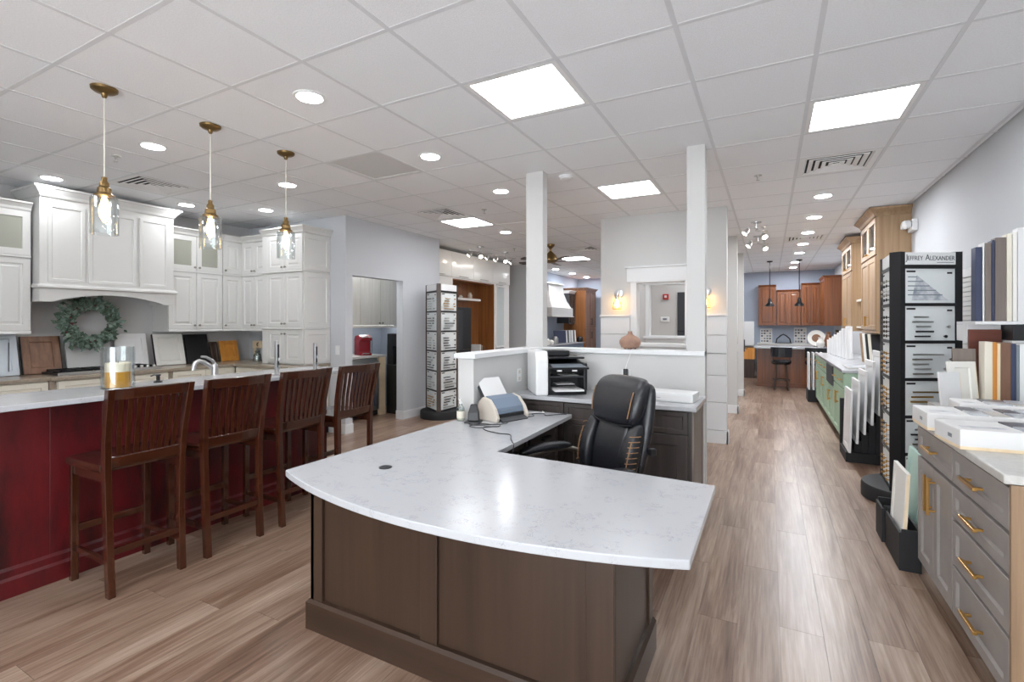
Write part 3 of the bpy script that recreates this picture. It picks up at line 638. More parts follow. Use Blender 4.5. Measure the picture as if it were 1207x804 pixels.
# ---- wreath
t = thing('wreath', 'round sage eucalyptus wreath with berries hanging under the hood', 'wreath', (-6.72, 2.61, 1.45), 90)
MB().tube([(.2 * math.cos(a * math.pi / 16), -.03, .2 * math.sin(a * math.pi / 16)) for a in range(32)], .022, 8, closed=True).build('twig_ring', 'twig', t, smooth=True)
rl = random.Random(3)
def leafset(n, mat, nm, smin, smax, r0, r1):
    m = MB()
    for k in range(n):
        a = rl.uniform(0, 2 * math.pi); r = rl.uniform(r0, r1); s = rl.uniform(smin, smax)
        if rl.random() < .12: r += .06
        rot = Euler((rl.uniform(-.9, .9), rl.uniform(-1, 1), a + rl.uniform(-1, 1))).to_matrix().to_4x4()
        M = Matrix.Translation((r * math.cos(a), -.04 + rl.uniform(-.05, .02), r * math.sin(a))) @ Matrix.Rotation(-a + rl.uniform(-.9, .9), 4, 'Y') @ Matrix.Rotation(rl.uniform(-.8, .8), 4, 'X') @ Matrix.Rotation(rl.uniform(-.6, .6), 4, 'Z')
        m.add([(0, 0, 0), (s * .4, -.006, s * .34), (s, 0, 0), (s * .4, -.006, -s * .34), (s * .45, .004, 0)], [(0, 1, 4), (1, 2, 4), (2, 3, 4), (3, 0, 4)], M)
    m.build(nm, mat, t, kind='stuff', solid=.002)
leafset(300, 'leaf_sage', 'leaf_cluster', .05, .085, .13, .24); leafset(220, 'leaf_dark', 'dark_leaf_cluster', .045, .08, .12, .25)
m = MB()
for k in range(26):
    a = rl.uniform(0, 6.28); r = rl.uniform(.15, .25); m.lathe([(.001, -.011), (.008, -.008), (.011, 0), (.008, .008), (.001, .011)], c=(r * math.cos(a), -.085 + rl.uniform(0, .03), r * math.sin(a)), seg=8)
m.build('berry_cluster', 'berry', t, kind='stuff', smooth=True)

# ================================================================== BAR
BX0, BX1, BY0, BY1 = -3.80, -3.545, -1.2, 3.12
t = thing('bar_island', 'distressed red painted bar island with vertical boards and red base moulding', 'bar', (0, 0, 0))
MB().box(BX0, BX1 - .014, BY0, BY1 - .014, 0, 1.005).build('core', 'red_paint', t)
n = 0; y = BY0
while y < BY1 - .01:
    y2 = min(y + .24, BY1)
    MB().loops([[(BX1 - .014, y + .0003, .13), (BX1 - .014, y2 - .0003, .13), (BX1 - .014, y2 - .0003, 1.005), (BX1 - .014, y + .0003, 1.005)], [(BX1 - .0006, y + .0003, .13), (BX1 - .0006, y2 - .0003, .13), (BX1 - .0006, y2 - .0003, 1.005), (BX1 - .0006, y + .0003, 1.005)],
                [(BX1, y + .0012, .13), (BX1, y2 - .0012, .13), (BX1, y2 - .0012, 1.005), (BX1, y + .0012, 1.005)]]).build('board', 'red_paint', t); y = y2
MB().box(BX0, BX1, BY1 - .014, BY1, .13, 1.005).build('end_board', 'red_paint', t)
MB().stack([(BX0, BX1 + .022, BY0, BY1 + .022, 0), (BX0, BX1 + .022, BY0, BY1 + .022, .09), (BX0, BX1 + .012, BY0, BY1 + .012, .105), (BX0, BX1 + .012, BY0, BY1 + .012, .14), (BX0, BX1 + .002, BY0, BY1 + .002, .155)]).build('base_moulding', 'red_paint', t)
t = thing('island_cabinet', 'red cabinets behind the raised bar under the sink counter', 'cabinet'); MB().box(-4.42, BX0 - .002, BY0, BY1, .1, .88).build('body', 'red_paint', t); MB().box(-4.36, BX0 - .002, BY0, BY1, 0, .1).build('toe_kick', 'black_matte', t)
bt = MB().prism([(-3.87, BY0 - .05), (-3.31, BY0 - .05), (-3.31, 3.14), (-3.33, 3.2), (-3.37, 3.22), (-3.87, 3.22)], 1.006, 1.036).build('countertop', 'quartz', bevel=.004); tag(bt, 'long white quartz bar top on the red island', 'countertop')
lt = MB().box(-4.46, -3.802, BY0 - .02, BY1 + .02, .881, .912).build('sink_counter', 'quartz', bevel=.004); tag(lt, 'lower white quartz work counter behind the raised bar', 'countertop')
t = thing('kitchen_faucet', 'brushed nickel single-lever kitchen faucet behind the bar', 'faucet', (-4.06, 2.42, .912), 0)
MB().lathe([(.03, 0), (.03, .012), (.026, .02), (.026, .15), (.022, .19), (.012, .2)], seg=20).build('body', 'brushed', t, smooth=True)
MB().tube([(0, 0, .14), (0, -.04, .18), (0, -.085, .215), (0, -.125, .228), (0, -.155, .215), (0, -.168, .18), (0, -.17, .155)], [.016, .016, .016, .016, .017, .018, .018], 12).build('spout', 'brushed', t, smooth=True)
MB().tube([(0, .0, .195), (0, -.02, .225), (0, -.07, .255), (0, -.11, .262)], [.012, .012, .01, .008], 10).build('lever', 'brushed', t, smooth=True)
t = thing('soap_pump', 'small black soap pump on the bar top beside the candle jar', 'soap dispenser', (-3.72, 1.83, 1.036))
MB().lathe([(.026, 0), (.026, .008), (.011, .012), (.011, .045), (.016, .047), (.016, .056)], seg=16).build('pump', 'black_plastic', t, smooth=True); MB().tube([(0, 0, .05), (.01, -.03, .055), (.012, -.05, .048)], .005, 8).build('nozzle', 'black_plastic', t)
# candle in hurricane glass
t = thing('candle_jar', 'clear glass hurricane jar with an ivory and amber pillar candle', 'candle', (-3.60, 1.545, 1.036))
MB().loops([[(r * math.cos(a * math.pi / 16), r * math.sin(a * math.pi / 16), z) for a in range(32)] for r, z in ((.086, 0), (.086, .26), (.081, .26), (.081, .008), (.0, .008), (.0, .0))], closed=True).build('glass', 'clear_glass', t, smooth=True)
MB().lathe([(.064, .009), (.066, .02), (.066, .105)], seg=28).build('lower_wax', 'amber_wax', t, smooth=True); MB().lathe([(.066, .105), (.066, .155), (.062, .16), (.01, .154)], seg=28).build('upper_wax', 'ivory_wax', t, smooth=True)
MB().tube([(0, 0, .15), (.002, 0, .172)], .0015, 6).build('wick', 'black_matte', t)
def chrome_stand(x, y, h, lb, rot):
    t = thing('metal_sample_stand', lb, 'sample stand', (x, y, 1.036), rot)
    MB().box(-.05, .05, -.025, .025, 0, .008).build('foot', 'brushed', t, bevel=.002)
    MB().box(-.02, .004, -.014, .014, .008, h).build('plate', 'brushed', t, bevel=.002); MB().box(.0045, .007, -.010, .010, .06, h - .03).build('dark_edge', 'charcoal', t)
    for z in (.05, .11): MB().cyl((.014, 0), .008, z, z + .025, 10).build('clip', 'steel', t)
chrome_stand(-3.42, 2.53, .27, 'slim brushed metal sample stand with a dark edge behind the third stool', 12); chrome_stand(-3.40, 2.88, .24, 'shorter brushed metal sample stand near the bar end', 12)
# ---- bar stools (local -y = front, towards the bar)
def make_stool(label):
    t = thing('bar_stool', label, 'stool', (0, 0, 0), -90, 'dark cherry bar stools')
    hw_ = .175
    for s in (-1, 1):
        MB().loops([[(s * (hw_ + .005) + a * .017, -.185 + b * .017, z) for a, b in ((-1, -1), (1, -1), (1, 1), (-1, 1))] for z in (0, .655)]).build('leg', 'wood_stool', t, bevel=.003)
        P = [(hw_, .215, 0), (hw_ + .003, .195, .35), (hw_ + .008, .19, .66), (hw_ + .014, .205, .82), (hw_ + .019, .235, .97), (hw_ + .022, .265, 1.10)]
        MB().loops([[(s * x + a * .0165, y + b * .021, z) for a, b in ((-1, -1), (1, -1), (1, 1), (-1, 1))] for x, y, z in P]).build('leg', 'wood_stool', t, bevel=.003)
        MB().box(s * hw_ - .011, s * hw_ + .011, -.17, .19, .165, .195).build('stretcher', 'wood_stool_x', t, bevel=.003)
        MB().box(s * (hw_ + .004) - .01, s * (hw_ + .004) + .01, -.17, .18, .60, .65).build('apron', 'wood_stool_x', t)
    MB().box(-hw_, hw_, -.196, -.174, .27, .31).build('stretcher', 'wood_stool_x', t, bevel=.003); MB().box(-hw_, hw_, .195, .215, .215, .25).build('stretcher', 'wood_stool_x', t, bevel=.003)
    MB().box(-hw_, hw_, -.196, -.176, .60, .65).build('apron', 'wood_stool_x', t)
    sp = [(-.215, -.20), (-.19, -.235), (-.1, -.245), (.1, -.245), (.19, -.235), (.215, -.20), (.205, .17), (-.205, .17)]
    MB().loops([[(x * .96, y * .96, .652) for x, y in sp], [(x, y, .664) for x, y in sp], [(x, y, .684) for x, y in sp], [(x * .97, y * .97, .694) for x, y in sp], [(x * .6, y * .6, .686) for x, y in sp]]).build('seat', 'wood_stool_x', t, bevel=.003)
    def rail(z0, z1, y, bow, x, th=.022):
        L = []
        for k in range(9):
            u = -1 + k / 4; yy = y + bow * (1 - u * u)
            L.append([(u * x, yy - th / 2, z0), (u * x, yy + th / 2, z0), (u * x, yy + th / 2 + (z1 - z0) * .15, z1), (u * x, yy - th / 2 + (z1 - z0) * .15, z1)])
        return MB().loops(L)
    rail(1.04, 1.10, .25, .02, .19).build('top_rail', 'wood_stool_x', t, bevel=.004); rail(.675, .735, .19, .012, .182).build('lower_rail', 'wood_stool_x', t, bevel=.004)
    for k in range(8):
        u = -1 + (k + 1) * 2 / 9; x = u * .178
        MB().loops([[(x * sx + a * .0115, y + .014 * (1 - u * u) + b * .006, z) for a, b in ((-1, -1), (1, -1), (1, 1), (-1, 1))] for sx, y, z in ((.95, .195, .73), (1.0, .208, .84), (1.03, .232, .95), (1.06, .252, 1.045))]).build('slat', 'wood_stool', t)
    return t
s0 = make_stool('dark cherry slat-back bar stool in front of the candle jar'); s0.location = (-3.275, 1.455, 0)
for x, y, lb in [(-3.275, 1.955, 'dark cherry slat-back bar stool in front of the kitchen faucet'), (-3.275, 2.475, 'dark cherry slat-back bar stool in front of the metal sample stands'), (-3.275, 3.0, 'dark cherry slat-back bar stool at the bar end beside the doorway')]: dup(s0, (x, y, 0), -90, lb)
# ================================================================== COFFEE NICHE
t = thing('upper_cabinet', 'pale wood-grain wall cabinet inside the coffee niche', 'cabinet', (-5.66, 4.73, 0), 90)
MB().box(0, 1.78, 0, .385, 1.41, 2.45).build('body', 'wood_pale', t)
for k in range(4): front(t, 'slab', k * .445, (k + 1) * .445, 1.41, 2.45, 'wood_pale', ('k', k * .445 + (.41 if k % 2 == 0 else .035), 1.45))
MB().box(0, 1.78, -.02, 0, 1.372, 1.409).build('valance', 'wood_pale', t); MB().box(.05, 1.73, .03, .07, 1.395, 1.409).build('added_light_strip', 'added_strip_glow', t)  # added strip brightens the backsplash; added valance keeps it out of view
t = thing('base_cabinet', 'grey-topped niche base cabinet with a tan end panel', 'cabinet', (-5.45, 4.73, 0), 90)
MB().box(0, .36, 0, .595, .1, .91).build('body', 'cream_paint', t); MB().box(0, .36, .05, .595, 0, .1).build('toe_kick', 'black_matte', t); MB().box(1.08, 1.22, -.02, .595, 0, .91).build('end_panel', 'wood_maple', t); front(t, 'slab', 0, .36, .12, .90, 'cream_paint')
ct = MB().box(-6.045, -5.43, 4.73, 5.97, .911, .945).build('niche_counter', 'counter_grey', bevel=.003); tag(ct, 'grey countertop in the coffee niche holding the red coffee maker', 'countertop')
t = thing('wine_fridge', 'stainless framed under-counter beverage fridge in the coffee niche', 'fridge', (-5.45, 5.10, 0), 90)
MB().box(.005, .69, 0, .58, .02, .90).build('body', 'steel', t); o = MB().door(.01, .69, .10, .86, 0, t=.03, st=.06, glass=True).build('door', 'steel', t); MB().box(.06, .64, -.016, -.01, .15, .81).build('pane', 'screen_blue', o); pull(o, .62, -.03, .5, .5, True, 'steel', .009)
MB().box(.03, .67, -.02, 0, .02, .09).build('vent_grille', 'black_matte', t)
t = thing('coffee_maker', 'glossy red pod coffee maker on the niche counter', 'coffee maker', (-5.62, 5.66, .945), 70)
prof = [(-.11, 0), (.13, 0), (.13, .25), (.10, .305), (-.02, .32), (-.10, .29), (-.115, .235), (-.06, .22), (-.055, .05), (-.11, .03)]
MB().loops([[(x, y, z) for y, z in prof] for x in (-.095, .095)]).build('body', 'red_gloss', t, bevel=.012, seg=3)
MB().lathe([(.06, .031), (.06, .036)], c=(0, -.09, 0), seg=20).build('drip_tray', 'steel', t); MB().box(.095, .15, -.02, .12, .02, .27).build('water_tank', 'pale_glass', t, bevel=.01); MB().tube([(-.08, -.1, .275), (0, -.125, .29), (.08, -.1, .275)], .009, 8).build('handle', 'steel', t, smooth=True)
t = thing('water_cooler', 'black floor-standing water dispenser with blue display beside the niche counter', 'water dispenser', (-5.30, 6.15, 0), 80)
MB().loops([[(-.15, -.16, 0), (.15, -.16, 0), (.15, .16, 0), (-.15, .16, 0)], [(-.15, -.16, .78), (.15, -.16, .78), (.15, .16, .78), (-.15, .16, .78)]]).build('lower_body', 'black_plastic', t, bevel=.01)
MB().box(-.145, .145, .0, .155, .78, 1.1).build('back_column', 'black_plastic', t, bevel=.006); MB().loops([[(-.145, -.14, 1.08), (.145, -.14, 1.08), (.145, .155, 1.08), (-.145, .155, 1.08)], [(-.145, -.10, 1.28), (.145, -.10, 1.28), (.145, .155, 1.28), (-.145, .155, 1.28)]]).build('head', 'black_plastic', t, bevel=.012)
MB().box(-.08, .08, -.138, -.12, 1.14, 1.24).build('display', 'screen_blue', t); MB().box(-.1, .1, -.12, 0, .78, .79).build('drip_tray', 'charcoal', t)
for s in (-1, 1): MB().cyl((s * .04, -.08), .012, 1.04, 1.085, 10).build('spigot', 'steel', t)
def plate(name, label, loc, rot, w=.075, h=.12, cat='switch', slots='rocker'):
    t = thing(name, label, cat, loc, rot)
    MB().box(-w / 2, w / 2, -.006, 0, -h / 2, h / 2).build('cover_plate', 'white_plastic', t, bevel=.002)
    if slots == 'rocker': MB().box(-.017, .017, -.010, -.006, -.033, .033).build('rocker', 'white_plastic', t)
    else:
        for s in (-1, 1): MB().box(-.016, .016, -.008, -.006, s * .028 - .014, s * .028 + .014).build('socket', 'beige_plastic', t, bevel=.001)
plate('light_switch', 'white rocker light switch on the grey wall end beside the tall cabinet', (-5.02, 4.599, 1.09), 0)
# ================================================================== RECEPTION DESK
t = thing('reception_desk', 'dark stained L-shaped reception desk base with framed panels', 'desk', (0, 0, 0))
DX0, DX1, DYF, DYB = -1.925, -.46, 1.60, 2.21
MB().box(DX0 + .02, DX1 - .02, DYF + .02, DYB, 0, .719).build('body', 'wood_desk', t)
fx = [DX0, DX0 + .075, DX0 + .56, DX0 + .655, DX1 - .09, DX1]
for a, b in ((DX0, DX0 + .075), (-1.275, -1.19), (DX1 - .10, DX1)): MB().box(a, b, DYF, DYF + .02, .13, .719).build('stile', 'wood_desk', t, bevel=.002)
for a, b in ((DX0 + .075, -1.275), (-1.19, DX1 - .10)):
    MB().box(a, b, DYF + .016, DYF + .02, .13, .719).build('panel', 'wood_desk', t); MB().box(a, b, DYF, DYF + .02, .66, .719).build('rail', 'wood_desk_x', t)
for a, b in ((DYF + .02, DYF + .095), (DYB - .07, DYB)): MB().box(DX1 - .02, DX1, a, b, .13, .719).build('stile', 'wood_desk', t, bevel=.002)
MB().box(DX1 - .02, DX1 - .008, DYF + .095, DYB - .07, .13, .719).build('panel', 'wood_desk', t)
MB().box(DX0, DX0 + .02, DYF, DYB, .13, .719).build('side_panel', 'wood_desk', t)
MB().stack([(DX0 - .016, DX1 + .016, DYF - .016, DYB, 0), (DX0 - .016, DX1 + .016, DYF - .016, DYB, .125), (DX0 - .004, DX1 + .004, DYF - .004, DYB, .138)]).build('base_moulding', 'wood_desk_x', t)
# return pedestal
t = thing('drawer_pedestal', 'dark espresso drawer pedestal carrying the desk return', 'cabinet')
MB().box(-1.92, -1.44, DYB + .002, 2.98, 0, .719).box(-1.88, -1.44, 2.98, 3.46, 0, .719).build('body', 'wood_espresso', t)
for y0, y1 in ((2.42, 2.92), (2.95, 3.44)):
    for z0, z1 in ((.12, .32), (.33, .53), (.54, .71)):
        o = MB().door(y0, y1, z0, z1, 0, t=.018, st=.035, rec=.006, mat=Matrix.Translation((-1.44, 0, 0)) @ Matrix.Rotation(math.radians(90), 4, 'Z')).build('drawer', 'wood_espresso', t)
        MB().box(-1.422, -1.395, (y0 + y1) / 2 - .07, (y0 + y1) / 2 + .07, (z0 + z1) / 2 - .006, (z0 + z1) / 2 + .006).build('handle', 'black_metal', o)
# quartz top, bowed front edge
N = 28; pts = []
for k in range(N + 1):
    u = k / N; x = -2.02 + (1.815) * u; y = 1.535 - .035 * u - .175 * (1 - (2 * u - 1) ** 2) ** .95; pts.append((x, y))
pts += [(-.205, 2.245), (-1.30, 2.29), (-1.33, 3.495), (-1.87, 3.495), (-1.87, 2.972), (-1.995, 2.972)]
o = MB().prism(pts, .7195, .75).build('desk_top', 'quartz', bevel=.004); tag(o, 'white veined quartz desk top with bowed front and left return', 'desk top')
g = thing('cable_grommet', 'black round cable grommet set in the quartz desk top', 'grommet', (-1.63, 1.785, .75)); MB().lathe([(.031, 0), (.031, .003), (.024, .004)], seg=20).build('rim', 'black_plastic', g); MB().box(-.02, .02, -.004, .004, .004, .005).build('flap_slot', 'charcoal', g)
# ---- credenza under the low wall
t = thing('credenza', 'dark espresso credenza with framed doors against the low wall', 'credenza', (0, 0, 0))
MB().box(-1.885, -.475, 3.56, 4.09, .1, .835).build('body', 'wood_espresso', t); MB().box(-1.88, -.5, 3.62, 4.09, 0, .1).build('toe_kick', 'black_matte', t)
for a, b in ((-1.87, -1.42), (-1.41, -.96), (-.95, -.50)):
    MB().door(a, b, .12, .66, 3.56, t=.02, st=.07).build('door', 'wood_espresso', t); d = MB().door(a, b, .67, .825, 3.56, t=.02, st=.03).build('drawer', 'wood_espresso', t)
MB().door(3.56, 4.09, .12, .825, 0, t=.014, st=.06, mat=Matrix.Translation((-.475, 0, 0)) @ Matrix.Rotation(math.radians(90), 4, 'Z')).build('end_panel', 'wood_taupe', t)
o = MB().prism([(-1.89, 3.51), (-.44, 3.51), (-.44, 4.09), (-1.89, 4.09)], .836, .868).build('countertop', 'quartz', bevel=.004); tag(o, 'white quartz credenza top carrying the printer', 'countertop')
# ---- printer
t = thing('printer', 'white and black multifunction printer with open paper bay on the credenza', 'printer', (-1.575, 3.775, .868), 36); t.scale = (1.12, 1.05, 1.2)
MB().loops([[(-.19, y, z) for y, z in ((-.19, 0), (-.19, .235), (-.16, .295), (.17, .295), (.19, .27), (.19, 0))], [(-.10, y, z) for y, z in ((-.19, 0), (-.19, .235), (-.16, .295), (.17, .295), (.19, .27), (.19, 0))]]).build('side_shell', 'white_plastic', t, bevel=.012, seg=3)
MB().box(-.10, .19, -.15, .19, 0, .03).box(-.10, .19, .0, .19, .03, .21).box(.165, .19, -.17, .0, .03, .21).box(-.10, -.08, -.17, 0, .03, .21).build('chassis', 'black_plastic', t, bevel=.004)
MB().box(-.08, .165, -.17, .0, .118, .126).build('shelf', 'charcoal', t); MB().loops([[(-.10, -.20, .17), (.195, -.20, .17), (.195, .19, .21), (-.10, .19, .21)], [(-.10, -.21, .185), (.195, -.21, .185), (.195, .19, .235), (-.10, .19, .235)]]).build('control_deck', 'black_plastic', t, bevel=.006)
MB().loops([[(-.07, -.209, .187), (.17, -.209, .187), (.17, -.10, .201), (-.07, -.10, .201)], [(-.07, -.209, .190), (.17, -.209, .190), (.17, -.10, .204), (-.07, -.10, .204)]]).build('button_panel', 'grey_plastic', t)
MB().box(-.10, .19, -.10, .19, .236, .25).build('scanner_lid', 'black_plastic', t, bevel=.006); MB().box(-.10, .10, -.02, .19, .25, .29).build('document_feeder', 'black_plastic', t, bevel=.01)
MB().box(-.06, .15, -.23, .0, .03, .04).build('paper_tray', 'paper', t); MB().box(-.03, .10, -.16, -.02, .07, .072).box(.0, .13, -.15, -.03, .128, .13).build('paper', 'paper', t)
for x in (-.04, .07): MB().box(x, x + .035, -.205, -.195, .16, .17).build('tab', 'white_plastic', t)
# ---- flat white box (router) on the credenza end
t = thing('flat_box', 'flat white electronics box on the credenza end', 'box', (-.65, 3.80, .868), -4); MB().box(-.165, .175, -.11, .11, 0, .065).build('body', 'white_plastic', t, bevel=.006); MB().box(-.15, .16, -.112, -.109, .012, .05).build('front_face', 'paper', t)
for k in range(6): MB().box(-.10 + k * .008, -.096 + k * .008, -.1128, -.1122, .024, .030).build('printed_mark', 'grey_plastic', t)
plate('power_outlet', 'white outlet with a black plug on the low wall above the credenza', (-1.07, 4.0985, 1.0), 0, .075, .11, 'outlet', 'socket')
t = thing('plug_adapter', 'black plug-in power adapter on the low wall', 'adapter', (-1.07, 4.088, 1.03)); MB().box(-.018, .018, -.036, 0, -.03, .03).build('block', 'black_plastic', t, bevel=.004); MB().box(-.010, .010, -.046, -.036, -.012, .02).build('cap', 'charcoal', t)
o = MB().tube([(-1.068, 4.05, 1.06), (-1.06, 4.066, 1.10), (-1.035, 4.066, 1.17), (-1.022, 4.066, 1.205), (-1.02, 4.075, 1.227), (-1.025, 4.11, 1.2265)], .0022, 6).build('diffuser_cord', 'cord_white'); tag(o, 'thin white cord running from the plug up to the diffuser', 'cord')
t = thing('oil_diffuser', 'round terracotta onion-shaped diffuser on the low wall cap', 'diffuser', (-1.055, 4.155, 1.222))
MB().lathe([(.045, .008), (.075, .018), (.089, .05), (.088, .075), (.07, .10), (.035, .118), (.022, .128), (.018, .145), (.02, .152), (.012, .152)], seg=32).build('vessel', 'terracotta', t, smooth=True)
for k in range(4): a = k * math.pi / 2 + .5; MB().cyl((.045 * math.cos(a), .045 * math.sin(a)), .008, 0, .012, 10).build('foot', 'terracotta', t)
plate('power_outlet', 'white outlet on the inner face of the low wall behind the scanner', (-1.8985, 3.72, 1.0), 90, .075, .11, 'outlet', 'socket')
# ---- power strip and cables behind the printer box
t = thing('power_strip', 'beige power strip lying on the credenza beside the flat box', 'power strip', (-.98, 3.97, .868), 0); MB().box(-.15, .12, -.03, .03, 0, .04).build('housing', 'beige_plastic', t, bevel=.006)
for k in range(4): MB().box(-.12 + k * .06, -.09 + k * .06, -.014, .014, .04, .042).build('socket', 'charcoal', t)
# ---- document scanner
t = thing('document_scanner', 'grey and beige sheet-feed document scanner on the desk return', 'scanner', (-1.72, 3.12, .75), 70)
sp = [(-.10, .0), (-.11, .03), (-.08, .09), (-.02, .15), (.05, .165), (.10, .12), (.11, .02), (.10, 0)]
for s in (-1, 1): MB().loops([[(s * .155, y, z) for y, z in sp], [(s * .125, y, z) for y, z in sp]]).build('side_cheek', 'beige_plastic', t, bevel=.006)
MB().loops([[(-.125, y, z) for y, z in [(-.085, .05), (-.075, .092), (-.02, .152), (.05, .168), (.09, .12), (.09, .05)]], [(.125, y, z) for y, z in [(-.085, .05), (-.075, .092), (-.02, .152), (.05, .168), (.09, .12), (.09, .05)]]]).build('cover', 'slate_blue', t, bevel=.006)
MB().box(-.125, .125, -.09, .09, .0, .05).build('base', 'black_plastic', t, bevel=.004); MB().loops([[(-.12, -.135, .0), (.12, -.135, .0), (.12, -.085, .012), (-.12, -.085, .012)], [(-.12, -.135, .008), (.12, -.135, .008), (.12, -.085, .03), (-.12, -.085, .03)]]).build('output_tray', 'charcoal', t)
MB().box(-.09, .06, -.0805, -.0795, .06, .075).build('button_strip', 'grey_plastic', t)
MB().box(-.12, .12, -.004, .004, 0, .20, Matrix.Translation((0, .07, .12)) @ Matrix.Rotation(math.radians(-38), 4, 'X')).build('paper_chute', 'charcoal', t); MB().box(-.108, .108, -.002, .001, .0, .19, Matrix.Translation((0, .062, .13)) @ Matrix.Rotation(math.radians(-38), 4, 'X')).build('paper_stack', 'paper', t)
t = thing('card_reader', 'small black upright device on a flat base beside the scanner', 'card reader', (-1.83, 2.89, .75), 25)
MB().prism([(-.06, -.05), (.05, -.05), (.06, .04), (-.05, .05)], 0, .012).build('base', 'black_plastic', t, bevel=.003); MB().loops([[(-.04, -.025, .012), (.04, -.025, .012), (.04, .03, .012), (-.04, .03, .012)], [(-.037, -.02, .07), (.037, -.02, .07), (.037, .03, .07), (-.037, .03, .07)], [(-.022, .0, .125), (.022, .0, .125), (.022, .03, .125), (-.022, .03, .125)]]).build('cradle', 'black_plastic', t, bevel=.006)
t = thing('sanitizer_bottle', 'clear hand sanitizer pump bottle with yellow label next to the low wall end', 'bottle', (-1.945, 2.90, .75)); MB().lathe([(.026, 0), (.028, .01), (.028, .09), (.014, .108), (.012, .12)], seg=18).build('bottle', 'pale_glass', t, smooth=True); MB().lathe([(.0285, .02), (.0285, .07)], seg=18, cap0=False, cap1=False).build('label_band', 'cream_paint', t, smooth=True)
MB().lathe([(.012, .12), (.012, .132), (.004, .134), (.004, .155)], seg=12).build('pump', 'white_plastic', t); MB().tube([(0, 0, .152), (.01, -.03, .15)], .005, 8).build('nozzle', 'white_plastic', t)
MB().lathe([(.024, .004), (.026, .012), (.026, .06), (.001, .061)], seg=16).build('gel', 'ivory_wax', t, smooth=True)
def cord(pts, lb, mat='black_plastic', r=.003, n=6):
    P = [Vector(p) for p in pts]; Q = []
    for i in range(len(P) - 1):
        p0 = P[max(i - 1, 0)]; p1_ = P[i]; p2_ = P[i + 1]; p3_ = P[min(i + 2, len(P) - 1)]
        for k in range(n):
            u = k / n; Q.append(.5 * ((2 * p1_) + (p2_ - p0) * u + (2 * p0 - 5 * p1_ + 4 * p2_ - p3_) * u * u + (3 * p1_ - p0 - 3 * p2_ + p3_) * u ** 3))
    Q.append(P[-1]); return tag(MB().tube(Q, r, 6).build('cable', mat, smooth=True), lb, 'cable')
z = .7535
cord([(-1.83, 2.82, z), (-1.76, 2.80, z), (-1.70, 2.84, z), (-1.64, 2.90, z), (-1.60, 2.84, z), (-1.68, 2.78, z), (-1.62, 2.70, z), (-1.50, 2.66, z), (-1.42, 2.66, z), (-1.36, 2.56, z), (-1.318, 2.50, z), (-1.305, 2.49, .74), (-1.305, 2.48, .70)], 'black cable looping from the card reader over the desk edge')
cord([(-1.66, 3.02, z), (-1.60, 2.96, z), (-1.65, 2.88, z), (-1.74, 2.86, z), (-1.78, 2.76, z), (-1.70, 2.74, z), (-1.63, 2.80, z + .003)], 'coiled dark cable in front of the document scanner', 'charcoal')
cord([(-1.60, 3.20, z), (-1.55, 3.28, z), (-1.60, 3.36, z), (-1.52, 3.40, z), (-1.48, 3.34, z), (-1.42, 3.42, z), (-1.36, 3.46, z)], 'dark cable behind the scanner running to the credenza', 'charcoal')
cord([(-1.63, 3.25, z), (-1.66, 3.33, z), (-1.58, 3.37, z + .01), (-1.54, 3.44, z), (-1.57, 3.48, z)], 'pale cable with a plug lying behind the scanner', 'cord_white', .004)

# ================================================================== EXECUTIVE CHAIR (local: front -y)
t = thing('office_chair', 'black leather executive office chair with brown stitching and padded arms', 'chair', (-.965, 2.715, 0), -38)
for k in range(5):
    a = k * 2 * math.pi / 5 + .3; L = MB().loops([[(r * math.cos(a) - w2 * math.sin(a) * s, r * math.sin(a) + w2 * math.cos(a) * s, zz) for s, zz in ((-1, z0), (1, z0), (1, z1), (-1, z1))] for r, w2, z0, z1 in ((.03, .03, .075, .125), (.30, .018, .06, .085))]); L.build('base_arm', 'black_plastic', t, bevel=.004)
    cx, cy = .29 * math.cos(a), .29 * math.sin(a)
    for s in (-1, 1):
        M = Matrix.Translation((cx, cy, .03)) @ Matrix.Rotation(a + 1.2, 4, 'Z') @ Matrix.Translation((s * .014, 0, 0)) @ Matrix.Rotation(math.radians(90), 4, 'Y'); MB().lathe([(.03, -.009), (.03, .009)], seg=16, mat=M).build('caster', 'black_plastic', t)
MB().lathe([(.035, .10), (.035, .20), (.022, .20), (.022, .40)], seg=16).build('gas_lift', 'black_metal', t)
MB().box(-.14, .14, -.16, .16, .39, .43).build('mechanism', 'black_metal', t, bevel=.006)
def cushion(secs, name, mat='leather', sub=2):
    """secs: list of loops (same count)"""
    return MB().loops(secs).build(name, mat, t, smooth=True, sub=sub, angle=180)
def rr(cx, cy, z, hx, hy, e=.6):
    return [(cx + hx * a, cy + hy * b, z) for a, b in ((-1, -e), (-e, -1), (e, -1), (1, -e), (1, e), (e, 1), (-e, 1), (-1, e))]
cushion([rr(0, -.02, .43, .22, .22), rr(0, -.02, .44, .255, .255), rr(0, -.02, .50, .265, .265), rr(0, -.02, .535, .24, .24), rr(0, 0, .54, .12, .12)], 'seat_cushion')
